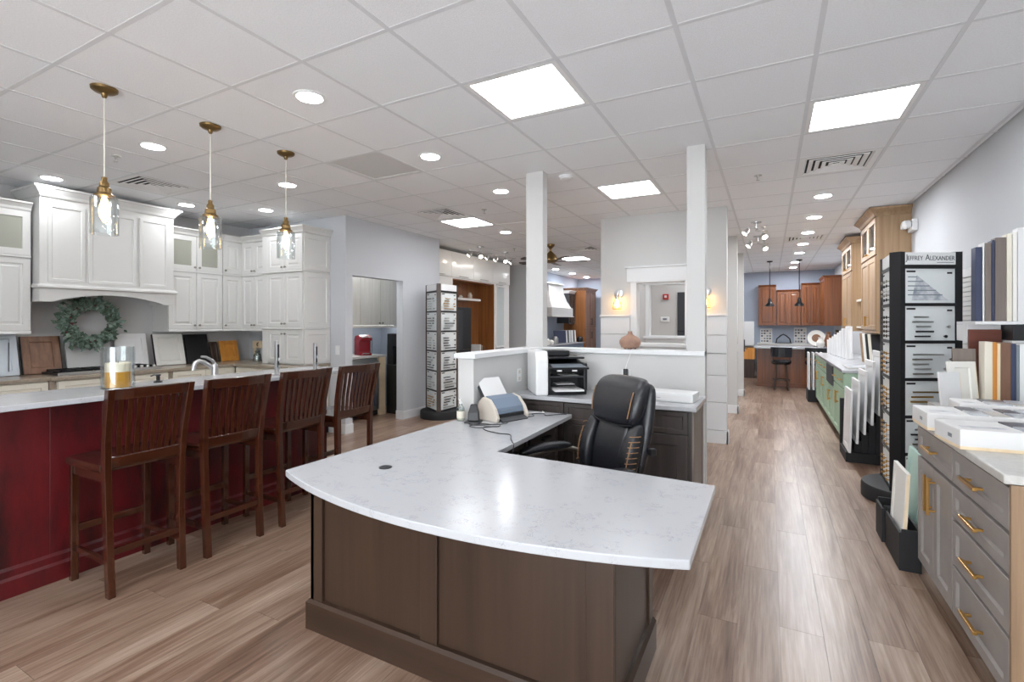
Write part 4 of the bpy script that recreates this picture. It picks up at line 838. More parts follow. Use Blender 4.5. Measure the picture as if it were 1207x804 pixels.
# back: local y back; sections from bottom to top, leaning back
def bk(z): return .20 + (z - .5) * .22
def sec(z, hx, th, off=0, cx=0): return rr(cx, bk(z) + off, z, hx, th, .7)
cushion([sec(.50, .19, .02, .02), sec(.52, .225, .04, .02), sec(.70, .25, .045, .02), sec(.90, .25, .045, .015), sec(1.06, .235, .04, .01), sec(1.10, .20, .02, .01)], 'back_shell')
cushion([sec(.50, .11, .01, -.045), sec(.52, .135, .03, -.045), sec(.66, .15, .045, -.05), sec(.80, .155, .04, -.045), sec(.87, .14, .03, -.04), sec(.89, .10, .01, -.04)], 'lumbar_cushion')
cushion([sec(.83, .16, .015, -.05), sec(.855, .205, .05, -.055), sec(.95, .232, .062, -.06), sec(1.05, .232, .058, -.05), sec(1.10, .215, .045, -.035), sec(1.125, .16, .02, -.02)], 'headrest')
for s in (-1, 1):
    cushion([rr(s * .185, bk(.52) - .05, .50, .03, .02), rr(s * .195, bk(.54) - .06, .53, .05, .045), rr(s * .205, bk(.68) - .07, .68, .055, .06), rr(s * .205, bk(.80) - .055, .80, .05, .05), rr(s * .20, bk(.87) - .04, .88, .03, .03)], 'side_bolster')
    # stitching lines along headrest side and bolster
    MB().tube([(s * x_, bk(q) + y_, q) for x_, y_, q in ((.178, -.108, .90), (.187, -.112, .95), (.189, -.112, 1.0), (.187, -.104, 1.05))], .003, 6).build('stitching', 'stitch', t); MB().tube([(s * x_, bk(q) + y_, q) for x_, y_, q in ((.240, -.104, .58), (.246, -.112, .64), (.248, -.114, .70), (.244, -.104, .78))], .003, 6).build('stitching', 'stitch', t)
    for k in range(9): q = .58 + k * .029; MB().tube([(s * .236, bk(q) - .118, q), (s * .2475, bk(q) - .105, q), (s * .2565, bk(q) - .075, q), (s * .256, bk(q) - .055, q)], .0024, 5).build('stitching', 'stitch', t)
    # arm: metal loop plus padded rest
    MB().tube([(s * .27, .10, .44), (s * .315, .02, .48), (s * .325, -.10, .565), (s * .325, -.20, .612), (s * .325, -.06, .635), (s * .32, .08, .635), (s * .30, .19, .60)], [.016, .018, .018, .016, .018, .018, .016], 10, flat=1.5).build('arm_frame', 'nickel', t, smooth=True)
    cushion([[(s * .325 + dx * w2, y, .655 + dz * h2 + dzz) for dx, dz in ((-1, -.6), (-.6, -1), (.6, -1), (1, -.6), (1, .5), (.6, 1), (-.6, 1), (-1, .5))] for y, w2, h2, dzz in ((-.26, .012, .008, -.03), (-.245, .032, .02, -.02), (-.12, .04, .026, 0), (.04, .04, .026, .0), (.10, .03, .02, -.006), (.12, .012, .01, -.01))], 'arm_pad')
MB().tube([(-.20, bk(.84) - .083, .862), (-.10, bk(.84) - .098, .85), (0, bk(.84) - .1, .845), (.10, bk(.84) - .098, .85), (.20, bk(.84) - .083, .862)], .004, 6).build('headrest_seam', 'seam', t)
MB().box(.247, .275, bk(.72) + .02, bk(.72) + .06, .70, .74).build('tilt_knob', 'black_plastic', t, bevel=.006)
# ================================================================== RIGHT WALL: GREY CABINET RUN
GC = 'cab_grey'
def gpull(o, x, z, L=.16): pull(o, x, -.02, z, L, False, 'gold', .007)
t = thing('drawer_cabinet', 'grey four-drawer base cabinet with gold handles and brown wood end panel', 'cabinet', (.76, 2.92, 0), -90)
carcass(t, .60, .71, 0, .88, GC, (), .1); MB().box(.60, .618, -.02, .71, .0, .88).build('end_panel', 'wood_tan', t)
for z0, z1 in ((.71, .868), (.555, .70), (.345, .545), (.115, .335)):
    o = front(t, 'drawer', .0, .60, z0, z1, GC, None, False, st=.045, rec=.011); gpull(o, .30, (z0 + z1) / 2, .17)
t = thing('base_cabinet', 'grey two-door base cabinet with one drawer and long gold handles', 'cabinet', (.76, 3.51, 0), -90)
carcass(t, .588, .71, 0, .88, GC, (), .1)
o = front(t, 'drawer', 0, .588, .71, .868, GC, None, False, st=.045, rec=.011); gpull(o, .294, .79, .17)
for k in range(2): o = front(t, 'door', k * .294, (k + 1) * .294, .115, .70, GC, None, False, st=.06, rec=.011); pull(o, .294 + (-.03 if k == 0 else .03), -.02, .56, .19, True, 'gold', .006)
ct = MB().prism([(.72, 2.30), (1.478, 2.30), (1.478, 3.52), (.72, 3.52)], .881, .915).build('countertop', 'counter_grey', bevel=.006); tag(ct, 'light grey stone countertop on the grey drawer cabinets', 'countertop')
t = thing('base_cabinet', 'set-back white base cabinet beyond the grey run holding standing sample boards', 'cabinet', (.96, 4.2, 0), -90); carcass(t, .66, .515, 0, .88, 'off_white', (), .1); front(t, 'door', 0, .33, .12, .87, 'off_white'); front(t, 'door', .33, .66, .12, .87, 'off_white'); MB().box(-.01, .66, -.02, .515, .88, .915).build('top_slab', 'counter_grey', t)
t = thing('base_cabinet', 'narrow white base cabinet against the wall under the reddish brown board', 'cabinet', (1.12, 4.615, 0), -90); carcass(t, .40, .355, 0, .88, 'off_white', (), .1); front(t, 'door', 0, .40, .12, .87, 'off_white'); MB().box(0, .40, -.02, .355, .88, .915).build('top_slab', 'counter_grey', t)
# ---- sample boxes on the counter
def tray(label, x0, x1, y0, y1, z, h, rot=0, flap=False, rows=2, cols=4, chip0=.35):
    t = thing('sample_box', label, 'sample box', ((x0 + x1) / 2, (y0 + y1) / 2, z), rot); a, b = (x1 - x0) / 2, (y1 - y0) / 2
    MB().box(-a, a, -b, b, 0, h * .16).build('base_board', 'wood_maple', t); MB().stack([(-a, a, -b, b, h * .16), (-a, a, -b, b, h * .94), (-a + .003, a - .003, -b + .003, b - .003, h)]).build('carton', 'paper', t)
    cw = (2 * a * (1 - chip0)) / cols
    for i in range(cols):
        for j in range(rows):
            c0_ = -a + 2 * a * chip0 + i * cw; d0 = -b + .012 + j * (2 * b - .024) / rows
            MB().box(c0_ + .006, c0_ + cw - .006, d0 + .004, d0 + (2 * b - .024) / rows - .004, h, h + .006).build('stone_chip', ['stone_sample', 'stone_dark', 'counter_grey', 'stone_sample'][(i * 2 + j) % 4], t)
    MB().box(-a + .03, -a + 2 * a * chip0 - .03, -b * .5, -b * .2, h, h + .0006).build('print_block', 'stone_sample', t); MB().box(-a - .0006, -a, -b * .4, -b * .1, h * .4, h * .6).build('end_print', 'grey_plastic', t)
tray('long white stone sample box hanging over the counter edge beside the gold-handled drawers', .69, 1.30, 2.70, 2.96, .9155, .082, 5)
tray('white stone sample box at the counter end nearest the display tower', .685, 1.15, 3.08, 3.36, .9155, .085, 0)
tray('flatter white stone sample box lying behind the two others', .90, 1.44, 3.40, 3.62, .9155, .10, -3, chip0=.2)
# ---- sample boards standing on the counter (spines to the aisle)
def board(name, label, x, y, z, w, d, h, mat, rot=0, style='slab', tilt=0, group=None, edge=None, cat='sample board'):
    t = thing(name, label, cat, (x, y, z + d * math.sin(math.radians(tilt))), rot, group); M = Matrix.Rotation(math.radians(-tilt), 4, 'X')
    if style == 'slab': MB().box(0, w, 0, d, 0, h, M).build('board', mat, t, bevel=.002)
    else: MB().door(0, w, 0, h, d, t=d, st=min(.05, w * .22), rec=.007, mat=M).build('board', mat, t)
    if edge: MB().box(w, w + .003, .001, d - .001, .002, h - .002, M).build('raw_edge', edge, t)
    return t
ZC = .9155
board('sample_door', 'small plain white sample door standing in front of the white shaker one', .965, 4.00, ZC, .125, .018, .215, 'sample_white', 26, tilt=6, edge='wood_maple', cat='sample door')
board('sample_door', 'white shaker sample door with raw edges standing on the counter', 1.03, 4.07, ZC, .17, .02, .28, 'off_white', 26, 'shaker', 6, edge='wood_maple', cat='sample door')
board('sample_board', 'grey-brown wood-grain sample board standing behind the white sample doors', 1.07, 4.195, ZC, .118, .02, .36, 'wood_taupe', 4, tilt=3, edge='wood_dark')
board('sample_board', 'reddish brown wood sample board standing behind the row of sample doors', 1.20, 4.395, ZC, .17, .02, .485, 'wood_red', 4)
bx = 1.195
for wd, mt, hh, lb in ((.04, 'cream_paint', .41, 'cream'), (.024, 'wood_honey', .408, 'honey wood'), (.018, 'wood_maple', .40, 'pale maple'), (.05, 'wood_brown', .405, 'brown wood'), (.026, 'navy', .40, 'navy blue'), (.018, 'grey_plastic', .39, 'mid grey'), (.05, 'sample_white', .40, 'bright white'), (.035, 'door_grey', .405, 'pale grey')):
    board('sample_door', lb + ' sample door standing on edge in the row on the counter', bx, 4.10, ZC, wd - .003, .10, hh, mt, 0, cat='sample door', group='sample doors standing on edge on the counter'); bx += wd - .0025 if bx + wd < 1.46 else .036
# ---- shelf with the upper row of sample doors
t = thing('sample_shelf', 'white wall shelf carrying an upper row of sample doors', 'shelf', (1.2, 4.28, 0))
MB().box(0, .279, 0, .36, 1.435, 1.455).build('shelf_board', 'sample_white', t); MB().box(.10, .279, .36, .38, 1.435, 1.60).build('back_board', 'sample_white', t); MB().box(0, .175, .16, .36, 1.32, 1.434).build('support_block', 'sample_white', t)
board('sample_box', 'black sample case under the wall shelf at the wall', 1.385, 4.28, 1.3305, .09, .24, .10, 'black_plastic', cat='sample box')
MB().box(.18, .279, 0, .36, 1.315, 1.33).build('lower_shelf', 'sample_white', t)
bx = 1.203
for wd, mt, hh, lb in ((.036, 'navy', .49, 'navy blue'), (.012, 'sample_white', .515, 'thin white'), (.034, 'wood_taupe', .515, 'grey-brown wood'), (.016, 'navy', .53, 'thin navy'), (.055, 'wood_taupe', .545, 'wide taupe wood'), (.028, 'cream_paint', .565, 'cream'), (.024, 'off_white', .575, 'off-white'), (.05, 'sample_white', .60, 'wide bright white')):
    board('sample_door', lb + ' sample door standing on the upper wall shelf', bx, 4.285, 1.4555, wd - .003, .08, hh, mt, cat='sample door', group='sample doors on the wall shelf'); bx += wd
# ---- bins with sample doors on the floor between tower and cabinet
t = thing('sample_bin', 'black floor bin holding an off-white sample door beside the grey cabinet', 'bin', (.68, 3.575, 0));
MB().box(-.012, 0, 0, .385, 0, .22).box(.0, .08, 0, .012, 0, .24).box(.0, .08, .373, .385, 0, .24).box(0, .08, .012, .373, 0, .012).box(.08, .092, 0, .385, 0, .24).build('bin_walls', 'black_matte', t)
t = thing('sample_bin', 'second black floor bin next to the tower base', 'bin', (.665, 3.985, 0)); MB().box(-.012, 0, 0, .2, 0, .22).box(.0, .08, 0, .012, 0, .24).box(.0, .08, .188, .2, 0, .24).box(0, .08, .012, .188, 0, .012).box(.08, .092, 0, .2, 0, .24).build('bin_walls', 'black_matte', t)
t = thing('sample_door', 'off-white framed sample door with tan edge sticking out of the floor bin', 'sample door', (.705, 3.93, .14), -90); MB().door(0, .33, 0, .42, 0, t=.02, st=.04, rec=.006, mat=Matrix.Rotation(math.radians(-3), 4, 'X')).build('board', 'off_white', t); MB().box(.33, .333, -.018, -.002, .002, .418, Matrix.Rotation(math.radians(-3), 4, 'X')).build('raw_edge', 'wood_maple', t)
t = thing('sample_door', 'mint green shaker sample door leaning between the tower and the grey cabinet', 'sample door', (.80, 4.20, .05), -90); MB().door(0, .36, 0, .56, 0, t=.02, st=.06, rec=.008, mat=Matrix.Rotation(math.radians(-6), 4, 'X')).build('board', 'mint', t)
MB().box(.0, .36, .0, .02, -.05, 0).build('foot_block', 'black_matte', t)

# ================================================================== THREE-SIDED HARDWARE TOWERS
rt = random.Random(5)
def tower(label, loc, rot, s=.55, post=.10, H=2.0, texts=(), left=False, blank=2):
    """triangular spinner: truncated triangle, three faces of six sample panels"""
    t = thing('hardware_display_tower', label, 'display tower', loc, rot); R = s / math.sqrt(3); br = R + .025
    MB().lathe([(br, 0), (br, .10), (br - .01, .118), (br - .03, .12)], seg=40).build('base', 'black_matte', t, smooth=True)
    V = [Vector((R * math.cos(a), R * math.sin(a), 0)) for a in (math.radians(-90 - 60), math.radians(-90 + 60), math.radians(90))]   # face 0 looks to -y
    # posts: truncated corners
    for k in range(3):
        n = V[k].normalized(); tg = Vector((-n.y, n.x, 0)); c = V[k] * .80
        poly = []
        MB().prism([((c + tg * post * .5 + n * .0).x, (c + tg * post * .5).y), ((c + tg * post * .38 + n * .045).x, (c + tg * post * .38 + n * .045).y), ((c - tg * post * .38 + n * .045).x, (c - tg * post * .38 + n * .045).y), ((c - tg * post * .5).x, (c - tg * post * .5).y), ((c - n * .05).x, (c - n * .05).y)], .12, H).build('post', 'wood_dark' if left else 'black_metal', t)
    core = MB().prism([(v.x * .74, v.y * .74) for v in V], .12, H - .01); core.build('core', 'black_matte', t)
    for k in range(3):
        a = V[k]; b = V[(k + 1) % 3]; mid = (a + b) / 2; d = (b - a).normalized(); ang = math.atan2(d.y, d.x)
        Mf = Matrix.Translation(mid * 1.0) @ Matrix.Rotation(ang, 4, 'Z'); hw_ = s / 2 - post * .72
        MB().box(-hw_, hw_, -.012, .0, H - .10, H - .005, Mf).build('header', 'sample_white', t)
        rows = 6; ph = (H - .12 - .13) / rows
        for r in range(rows + 1): z = .13 + r * ph; MB().box(-hw_, hw_, -.016, .0, z - .012, z + .012, Mf).build('frame_bar', 'black_metal', t)
        
        if k == blank: continue
        for r in range(rows):
            z0 = .13 + r * ph + .012; z1 = .13 + (r + 1) * ph - .012
            p = MB().box(-hw_, hw_, -.008, 0, z0, z1, Mf).build('sample_panel', 'panel_silver', t)
            zc = (z0 + z1) / 2; hh = z1 - z0
            mats = [['black_metal', 'bronze', 'charcoal'], ['nickel', 'black_metal', 'steel'], ['gold', 'gold', 'brass_dark'], ['steel', 'nickel', 'black_metal'], ['black_metal', 'steel', 'bronze'], ['steel', 'nickel', 'black_metal']][(r + k + (2 if left else 0)) % 6]
            MB().box(-hw_ + .02, -hw_ + .09, -.0088, -.008, z1 - .028, z1 - .014, Mf).build('label_strip', 'black_matte', p); MB().box(hw_ - .07, hw_ - .03, -.0088, -.008, z1 - .04, z1 - .026, Mf).build('label_strip', 'black_matte', p)
            if not left and k == 0 and r == 5:
                for q in range(5): MB().box(-hw_ + .03, -hw_ + .10 + q * .05, -.0086, -.008, z1 - .06 - q * .035, z1 - .068 - q * .035, Mf).build('printed_line', 'grey_plastic', p)
                MB().loops([[(-hw_ + .06, -.0084, z0 + .02), (hw_ - .06, -.0084, z0 + .02), (-hw_ + .1, -.0084, z1 - .05)], [(-hw_ + .06, -.008, z0 + .02), (hw_ - .06, -.008, z0 + .02), (-hw_ + .1, -.008, z1 - .05)]], mat=Mf).build('printed_wedge', 'stone_sample', p); continue
            nb = 5
            for q in range(nb):
                L = rt.uniform(.10, .17) if rt.random() < .75 else rt.uniform(.2, hw_ * 1.3); x = -hw_ + .04 + rt.uniform(0, .05) + L / 2; z = z0 + hh * (.12 + .7 * q / nb)
                mt = rt.choice(mats)
                if k == 2 and not left:   # knobs and T-pulls standing proud
                    for xx in (-.12, 0, .12): MB().lathe([(.004, 0), (.004, .012), (.013, .015), (.013, .021), (.006, .024)], seg=8, mat=Mf @ Matrix.Translation((xx, -.008, z)) @ Matrix.Rotation(math.radians(90), 4, 'X')).build('knob', 'gold' if (r < 4 and rt.random() < .7) else mt, p, smooth=True)
                else:
                    MB().box(x - L / 2, x + L / 2, -.030, -.020, z - .006, z + .006, Mf).box(x - L * .4, x - L * .4 + .007, -.024, -.008, z - .0035, z + .0035, Mf).box(x + L * .4 - .007, x + L * .4, -.024, -.008, z - .0035, z + .0035, Mf).build('pull', mt, p)
                    if rt.random() < .6: MB().lathe([(.004, 0), (.004, .014), (.012, .018), (.012, .024), (.005, .027)], seg=8, mat=Mf @ Matrix.Translation((hw_ - .05 - rt.uniform(0, .05), -.008, z)) @ Matrix.Rotation(math.radians(90), 4, 'X')).build('knob', mt, p, smooth=True)
        if texts and k == 0:
            x = -hw_ * .98
            # small-caps line: big initial letters, smaller capitals
            items = [('J', .062), ('EFFREY', .046), (' ', .03), ('A', .062), ('LEXANDER', .046)]; tot = 0; parts = []
            for s_, sz in items:
                if s_ == ' ': tot += .018; parts.append(None); continue
                me = text_mesh(s_, sz); xs = [v.co.x for v in me.vertices]; parts.append((me, min(xs), max(xs))); tot += max(xs) - min(xs) + .004
            sc = (2 * hw_ - .02) / tot; x = -hw_ + .01
            for pr in parts:
                if pr is None: x += .018 * sc; continue
                me, mn, mxx = pr; me.materials.append(MATS['ink']); o = bpy.data.objects.new('lettering', me); COL.objects.link(o); o.parent = t
                o.matrix_local = Mf @ Matrix.Translation((x - mn * sc, -.0128, H - .066)) @ Matrix.Rotation(math.radians(90), 4, 'X') @ Matrix.Diagonal((sc, 1.05, 1, 1)); x += (mxx - mn + .004) * sc
            MB().box(hw_ * .25, hw_ * .9, -.0126, -.012, H - .086, H - .081, Mf).build('printed_line', 'grey_plastic', t)
    return t
tower('black three-sided spinner tower of cabinet pulls with white headed sign by the right wall', (1.026, 5.03, 0), 27.85, .55, .10, 2.0, texts=True, blank=1)
tower('brown-black three-sided spinner tower of cabinet pulls beside the doorway wall', (-4.50, 6.16, 0), -31, .50, .075, 2.04, left=True)

# ================================================================== GREEN CABINET RUN
GR = 'cab_green'
def gbase(label, y, w, cols): return base('base_cabinet', label, (.76, y, 0), -90, w, cols, d=.715, mat=GR, hmat='gold')
d2 = [('drawer', .70, .87), ('door', .11, .69)]
gbase('sage green base cabinet at the run end beside the white door rack', 7.62, .96, [(.48, [('drawer', .70, .87), ('door', .11, .69, 'r')]), (.48, d2)])
t = gbase('sage green sink base cabinet with a dark apron panel', 8.42, .79, [(.395, [('door', .11, .60, 'r')]), (.395, [('door', .11, .60)])]); MB().box(.02, .77, -.035, 0, .62, .875).build('apron_panel', 'charcoal', t, bevel=.006)
gbase('sage green base cabinet near the far black bin', 10.40, 1.97, [(.49, [('drawer', .70, .87), ('door', .11, .69, 'r')]), (.49, d2), (.49, [('drawer', .70, .87), ('door', .11, .69, 'r')]), (.50, d2)])
ct = MB().box(.725, 1.478, 6.64, 10.42, .881, .915).build('countertop', 'quartz', bevel=.004); tag(ct, 'white countertop on the sage green cabinets', 'countertop')
t = thing('sample_rack', 'black stepped floor rack at the end of the green cabinets', 'rack', (.70, 6.12, 0))
MB().box(0, .34, .0, .48, 0, .10).build('base', 'black_matte', t); MB().box(0, .77, .46, .50, .0, .60).build('back_plate', 'black_matte', t)
for k in range(5): MB().box(.02 + k * .062, .078 + k * .062, .06, .46, .10 if k else .10, .115 + k * .10).build('step', 'black_matte', t)
MB().box(.335, .77, .10, .46, 0, .62).build('side_block', 'black_matte', t)
for k, lb in enumerate(('front', 'second', 'middle', 'fourth', 'rearmost')):
    t = thing('sample_door', 'glossy white sample door on the %s step of the black rack' % ('lowest', 'second lowest', 'middle', 'second highest', 'highest')[k], 'sample door', (.735 + k * .062, 6.24, .1155 + k * .10), -90)
    M = Matrix.Rotation(math.radians(-1.5), 4, 'X'); MB().door(-.22, .22, 0, .64, 0, t=.022, st=.05, rec=.006, mat=M).build('board', 'sample_white', t, bevel=.004)
t = thing('sample_rack', 'low black floor bin at the far end of the green cabinets', 'rack', (.62, 10.48, 0)); MB().box(0, .36, 0, .5, 0, .22).build('bin_body', 'black_matte', t, bevel=.004)
for k in range(4):
    t = thing('sample_door', 'white sample door standing in the far black bin', 'sample door', (.655 + k * .07, 10.72, .2205), -90, 'white doors in the far black bin'); MB().door(-.2, .2, 0, .68, 0, t=.022, st=.05, rec=.006).build('board', 'sample_white', t)
for k in range(8):
    y = 10.25 - k * .235; board('sample_board', 'white sample board standing on edge on the green cabinet counter', (.90 + .012 * k), y, ZC, .085, .018, .24 + .035 * k, 'sample_white', (0, 6, -4, 3, -6, 2, 7, -3)[k], 'shaker', 5, 'white boards on the green counter')
for k, (mt, lb) in enumerate((('wood_tan', 'tan wood'), ('off_white', 'off-white'), ('black_matte', 'matt black'), ('cream_paint', 'cream'), ('black_plastic', 'glossy black'))):
    board('sample_board', '%s sample board leaning under the oak wall cabinets' % lb, 1.12 - .0 * k, 8.15 - k * .21, ZC, .30, .018, .41, mt, 4, 'slab', 20)
t = thing('sample_tray', 'flat grey sample tray lying on the green cabinet counter', 'tray', (.95, 7.0, ZC)); MB().box(-.15, .2, -.16, .3, 0, .015).build('tray', 'counter_grey', t, bevel=.003); MB().box(-.13, .18, -.14, .28, .015, .018).build('liner', 'stone_sample', t)
# ---- oak wall cabinets
def oak(label, y, w, ztop=2.74):
    t = thing('upper_cabinet', label, 'cabinet', (1.15, y, 0), -90); carcass(t, w, .328, 1.35, ztop, 'wood_oak', [(0, 0, 2.29, ztop - .03)])
    MB().box(0, w, -.01, .328, 1.32, 1.35).build('light_rail', 'wood_oak', t)
    for k in range(2):
        a = k * w / 2; front(t, 'door', a, a + w / 2, 1.36, 2.26, 'wood_oak', ('v', a + (w / 2 - .04 if k == 0 else .04), 1.47, .13), hmat='gold'); front(t, 'glass', a, a + w / 2, 2.28, ztop - .01, 'wood_oak', ('k', a + (w / 2 - .04 if k == 0 else .04), 2.33), hmat='gold', st=.06)
    crown(t, w, .328, ztop, 'wood_oak', ((0, 0), (.01, .012), (.02, .035), (.06, .075), (.07, .082), (.07, .10)))
oak('light oak wall cabinet with glass top doors beside the emergency light', 8.32, 1.03); oak('light oak wall cabinet with glass top doors beyond the open shelves', 10.36, 1.08, 2.70)
t = thing('open_shelf_unit', 'open light oak shelves between the two oak wall cabinets', 'shelf', (1.20, 9.27, 0), -90)
MB().box(0, .94, .25, .278, 1.35, 2.2).build('back_panel', 'wood_oak', t)
for z in (1.37, 1.78): MB().box(0, .94, 0, .25, z, z + .03).build('shelf', 'wood_pale', t)
t = thing('emergency_light', 'white twin-head emergency light high on the right wall', 'emergency light', (1.479, 7.12, 2.56), -90); MB().box(-.11, .11, -.05, 0, -.06, .07).build('housing', 'white_plastic', t, bevel=.008)
for s in (-1, 1): MB().lathe([(.02, 0), (.045, .015), (.05, .06), (.042, .066)], seg=16, mat=Matrix.Translation((s * .07, -.05, .02)) @ Matrix.Rotation(math.radians(90 + s * 8), 4, 'X')).build('lamp_head', 'white_plastic', t, smooth=True)
# ================================================================== WINDOW WALL DETAILS
def sconce(x, y, z, lb, rot=0):
    t = thing('sconce_lamp', lb, 'wall lamp', (x, y, z), rot); F = Matrix.Rotation(math.radians(90), 4, 'X')
    MB().lathe([(.06, 0), (.06, .012), (.045, .02)], seg=24, mat=F).build('backplate', 'brushed', t, smooth=True); MB().tube([(0, -.015, .0), (0, -.07, .01), (0, -.08, -.01), (0, -.08, -.03)], .01, 8).build('arm', 'brushed', t, smooth=True)
    MB().lathe([(.022, -.03), (.026, -.05), (.022, -.07)], c=(0, -.08, 0), seg=14).build('socket', 'brushed', t, smooth=True); MB().lathe([(.012, -.07), (.022, -.10), (.03, -.135), (.026, -.16), (.008, -.178)], c=(0, -.08, 0), seg=16).build('bulb', 'bulb_warm', t, smooth=True)
    for k in range(8):
        a = k * math.pi / 4; MB().tube([(.02 * math.cos(a), -.08 + .02 * math.sin(a), -.06), (.055 * math.cos(a), -.08 + .055 * math.sin(a), -.13), (.06 * math.cos(a), -.08 + .06 * math.sin(a), -.20)], .0025, 6).build('cage_wire', 'gold', t)
    for r, zz in ((.055, -.13), (.06, -.20)): MB().tube([(r * math.cos(a * .3142), -.08 + r * math.sin(a * .3142), zz) for a in range(20)], .003, 6, closed=True).build('cage_ring', 'gold', t)
sconce(-1.765, 6.369, 1.83, 'caged bulb wall sconce lit beside the pass-through window away from the aisle'); sconce(-.69, 6.369, 1.83, 'caged bulb wall sconce lit beside the post near the aisle')
t = thing('fire_alarm', 'small red fire alarm strobe on the grey wall seen through the window', 'fire alarm', (-1.96, 10.749, 2.01)); MB().box(-.06, .06, -.04, 0, -.06, .06).build('housing', 'alarm_red', t, bevel=.01); MB().box(-.025, .025, -.055, -.04, -.02, .03).build('strobe', 'sample_white', t, bevel=.004)
t = thing('thermostat', 'white wall thermostat below the red fire alarm', 'thermostat', (-1.98, 10.749, 1.53)); MB().box(-.09, .09, -.025, 0, -.055, .055).build('housing', 'white_plastic', t, bevel=.008); MB().box(-.04, .04, -.027, -.025, -.015, .025).build('display', 'grey_plastic', t)
t = thing('dark_panel_door', 'dark grey slab door panel on the rear wall seen through the window', 'door', (-1.72, 10.73, 0)); MB().box(0, .9, -.02, .0, .0, 2.1).build('slab', 'charcoal', t, bevel=.003); MB().box(.0, .9, -.022, -.02, 1.27, 1.29).build('joint', 'black_matte', t)
plate('power_outlet', 'white outlet with dark plug low on the middle partition end', (-.459, 8.66, 1.05), 90, .07, .11, 'outlet', 'socket')
t = thing('key_rack', 'dark hooked holder on the rear partition end', 'hook', (-.459, 10.81, 1.0), 90); MB().box(-.03, .03, -.02, 0, -.12, .12).build('plate', 'charcoal', t); MB().tube([(0, -.02, -.05), (0, -.06, -.07), (0, -.06, -.03)], .008, 8).build('hook', 'black_metal', t)
# ================================================================== CEILING SPOTS
def track(x, y, lb, rot=0, n=3):
    t = thing('spot_light_fixture', lb, 'spot light', (x, y, CZ), rot); MB().lathe([(.07, 0), (.068, -.015), (.02, -.022)], seg=20).build('canopy', 'brushed', t, smooth=True); MB().tube([(0, 0, -.02), (0, 0, -.09)], .008, 8).build('stem', 'brushed', t)
    MB().tube([(-.28 + k * .07, .05 * math.sin(k * 1.4), -.10) for k in range(9)], .009, 8).build('curved_rail', 'brushed', t, smooth=True)
    for k in range(n):
        xx = -.24 + k * .48 / max(1, n - 1); M = Matrix.Translation((xx, .0, -.13)) @ Matrix.Rotation(math.radians(35 * (-1 if k % 2 else 1)), 4, 'X') @ Matrix.Rotation(math.radians(25), 4, 'Y')
        MB().tube([(xx, 0, -.10), (xx, 0, -.14)], .007, 8).build('pivot', 'brushed', t); h = MB().lathe([(.018, .0), (.03, -.02), (.042, -.08), (.036, -.08)], seg=16, mat=M).build('lamp_head', 'brushed', t, smooth=True); MB().lathe([(.035, -.078), (.035, -.082)], seg=16, mat=M).build('lamp_lens', 'spot_light', h)
track(-4.70, 7.65, 'chrome three-head spot light near the doorway wall over the walnut unit', 80); track(-4.62, 8.45, 'chrome three-head spot light further along over the walnut unit', 80); track(-.17, 7.58, 'chrome spot light fixture above the aisle by the middle partition', 70, 2); track(-.17, 8.8, 'chrome spot light fixture further down the aisle', 70, 2)
# ---- ceiling fan
t = thing('ceiling_fan', 'antique brass ceiling fan with dark blades beyond the left post', 'ceiling fan', (-3.45, 8.0, CZ)); MB().lathe([(.075, 0), (.07, -.03), (.03, -.07), (.02, -.08), (.02, -.12), (.05, -.15), (.10, -.20), (.125, -.26), (.125, -.30), (.07, -.33)], seg=28).build('motor_housing', 'brass_dark', t, smooth=True)
for k in range(5):
    a = k * 2 * math.pi / 5 + .42; M = Matrix.Rotation(a, 4, 'Z') @ Matrix.Rotation(math.radians(10), 4, 'X'); MB().prism([(.10, -.03), (.2, -.06), (.62, -.075), (.65, -.04), (.65, .04), (.62, .075), (.2, .06), (.10, .03)], -.305, -.297, M).build('blade', 'wood_dark', t)
# ================================================================== WHITE AND WALNUT WALL UNIT (facing +X)
t = thing('media_unit', 'glossy white wall unit with a walnut lined open bay and glass side doors', 'wall unit', (-5.2, 6.66, 0), 90); w_ = 3.04; d_ = .44
MB().box(0, w_, 0, d_, 2.28, 2.78).box(0, .82, 0, d_, .0, 2.28).box(2.36, 2.44, 0, d_, 0, 2.28).box(2.80, w_, 0, d_, 0, 2.28).box(2.44, 2.80, .30, d_, 0, 2.28).box(2.44, 2.80, 0, .30, 0, .88).box(.82, 2.36, .40, d_, 0, 2.28).box(.82, 2.36, 0, .40, 0, .86).build('body', 'gloss_white', t)
MB().box(.84, 2.34, .38, .40, .86, 2.26).build('back_panel', 'wood_walnut', t); MB().box(.82, .84, .0, .40, .86, 2.26).build('side_lining', 'wood_walnut', t); MB().box(2.34, 2.36, -.004, .40, .86, 2.28).build('side_lining', 'wood_walnut', t); MB().box(.82, 2.36, 0, .40, 2.26, 2.28).build('top_lining', 'wood_walnut', t)
for k in range(4): front(t, 'slab', k * w_ / 4, (k + 1) * w_ / 4, 2.30, 2.77, 'gloss_white', ('h', (k + .5) * w_ / 4, 2.33, .3), hmat='steel')
for k in range(2): front(t, 'slab', .02 + k * .39, .41 + k * .39, .1, 2.27, 'gloss_white', ('v', .37 if k == 0 else .45, 1.3, .3), hmat='steel')
o = front(t, 'glass', 2.42, 2.82, .92, 2.27, 'gloss_white', ('h', 2.62, 2.22, .2), pane='frosted', hmat='steel', st=.04); front(t, 'slab', 2.42, 2.82, .1, .90, 'gloss_white', ('h', 2.62, .85, .2), hmat='steel')
for z in (1.2, 1.5, 1.8, 2.05): MB().box(2.44, 2.80, .02, .30, z, z + .015).build('shelf', 'gloss_white', t)
MB().box(.98, 1.98, .10, .379, 1.90, 1.945).build('floating_shelf', 'gloss_white', t)
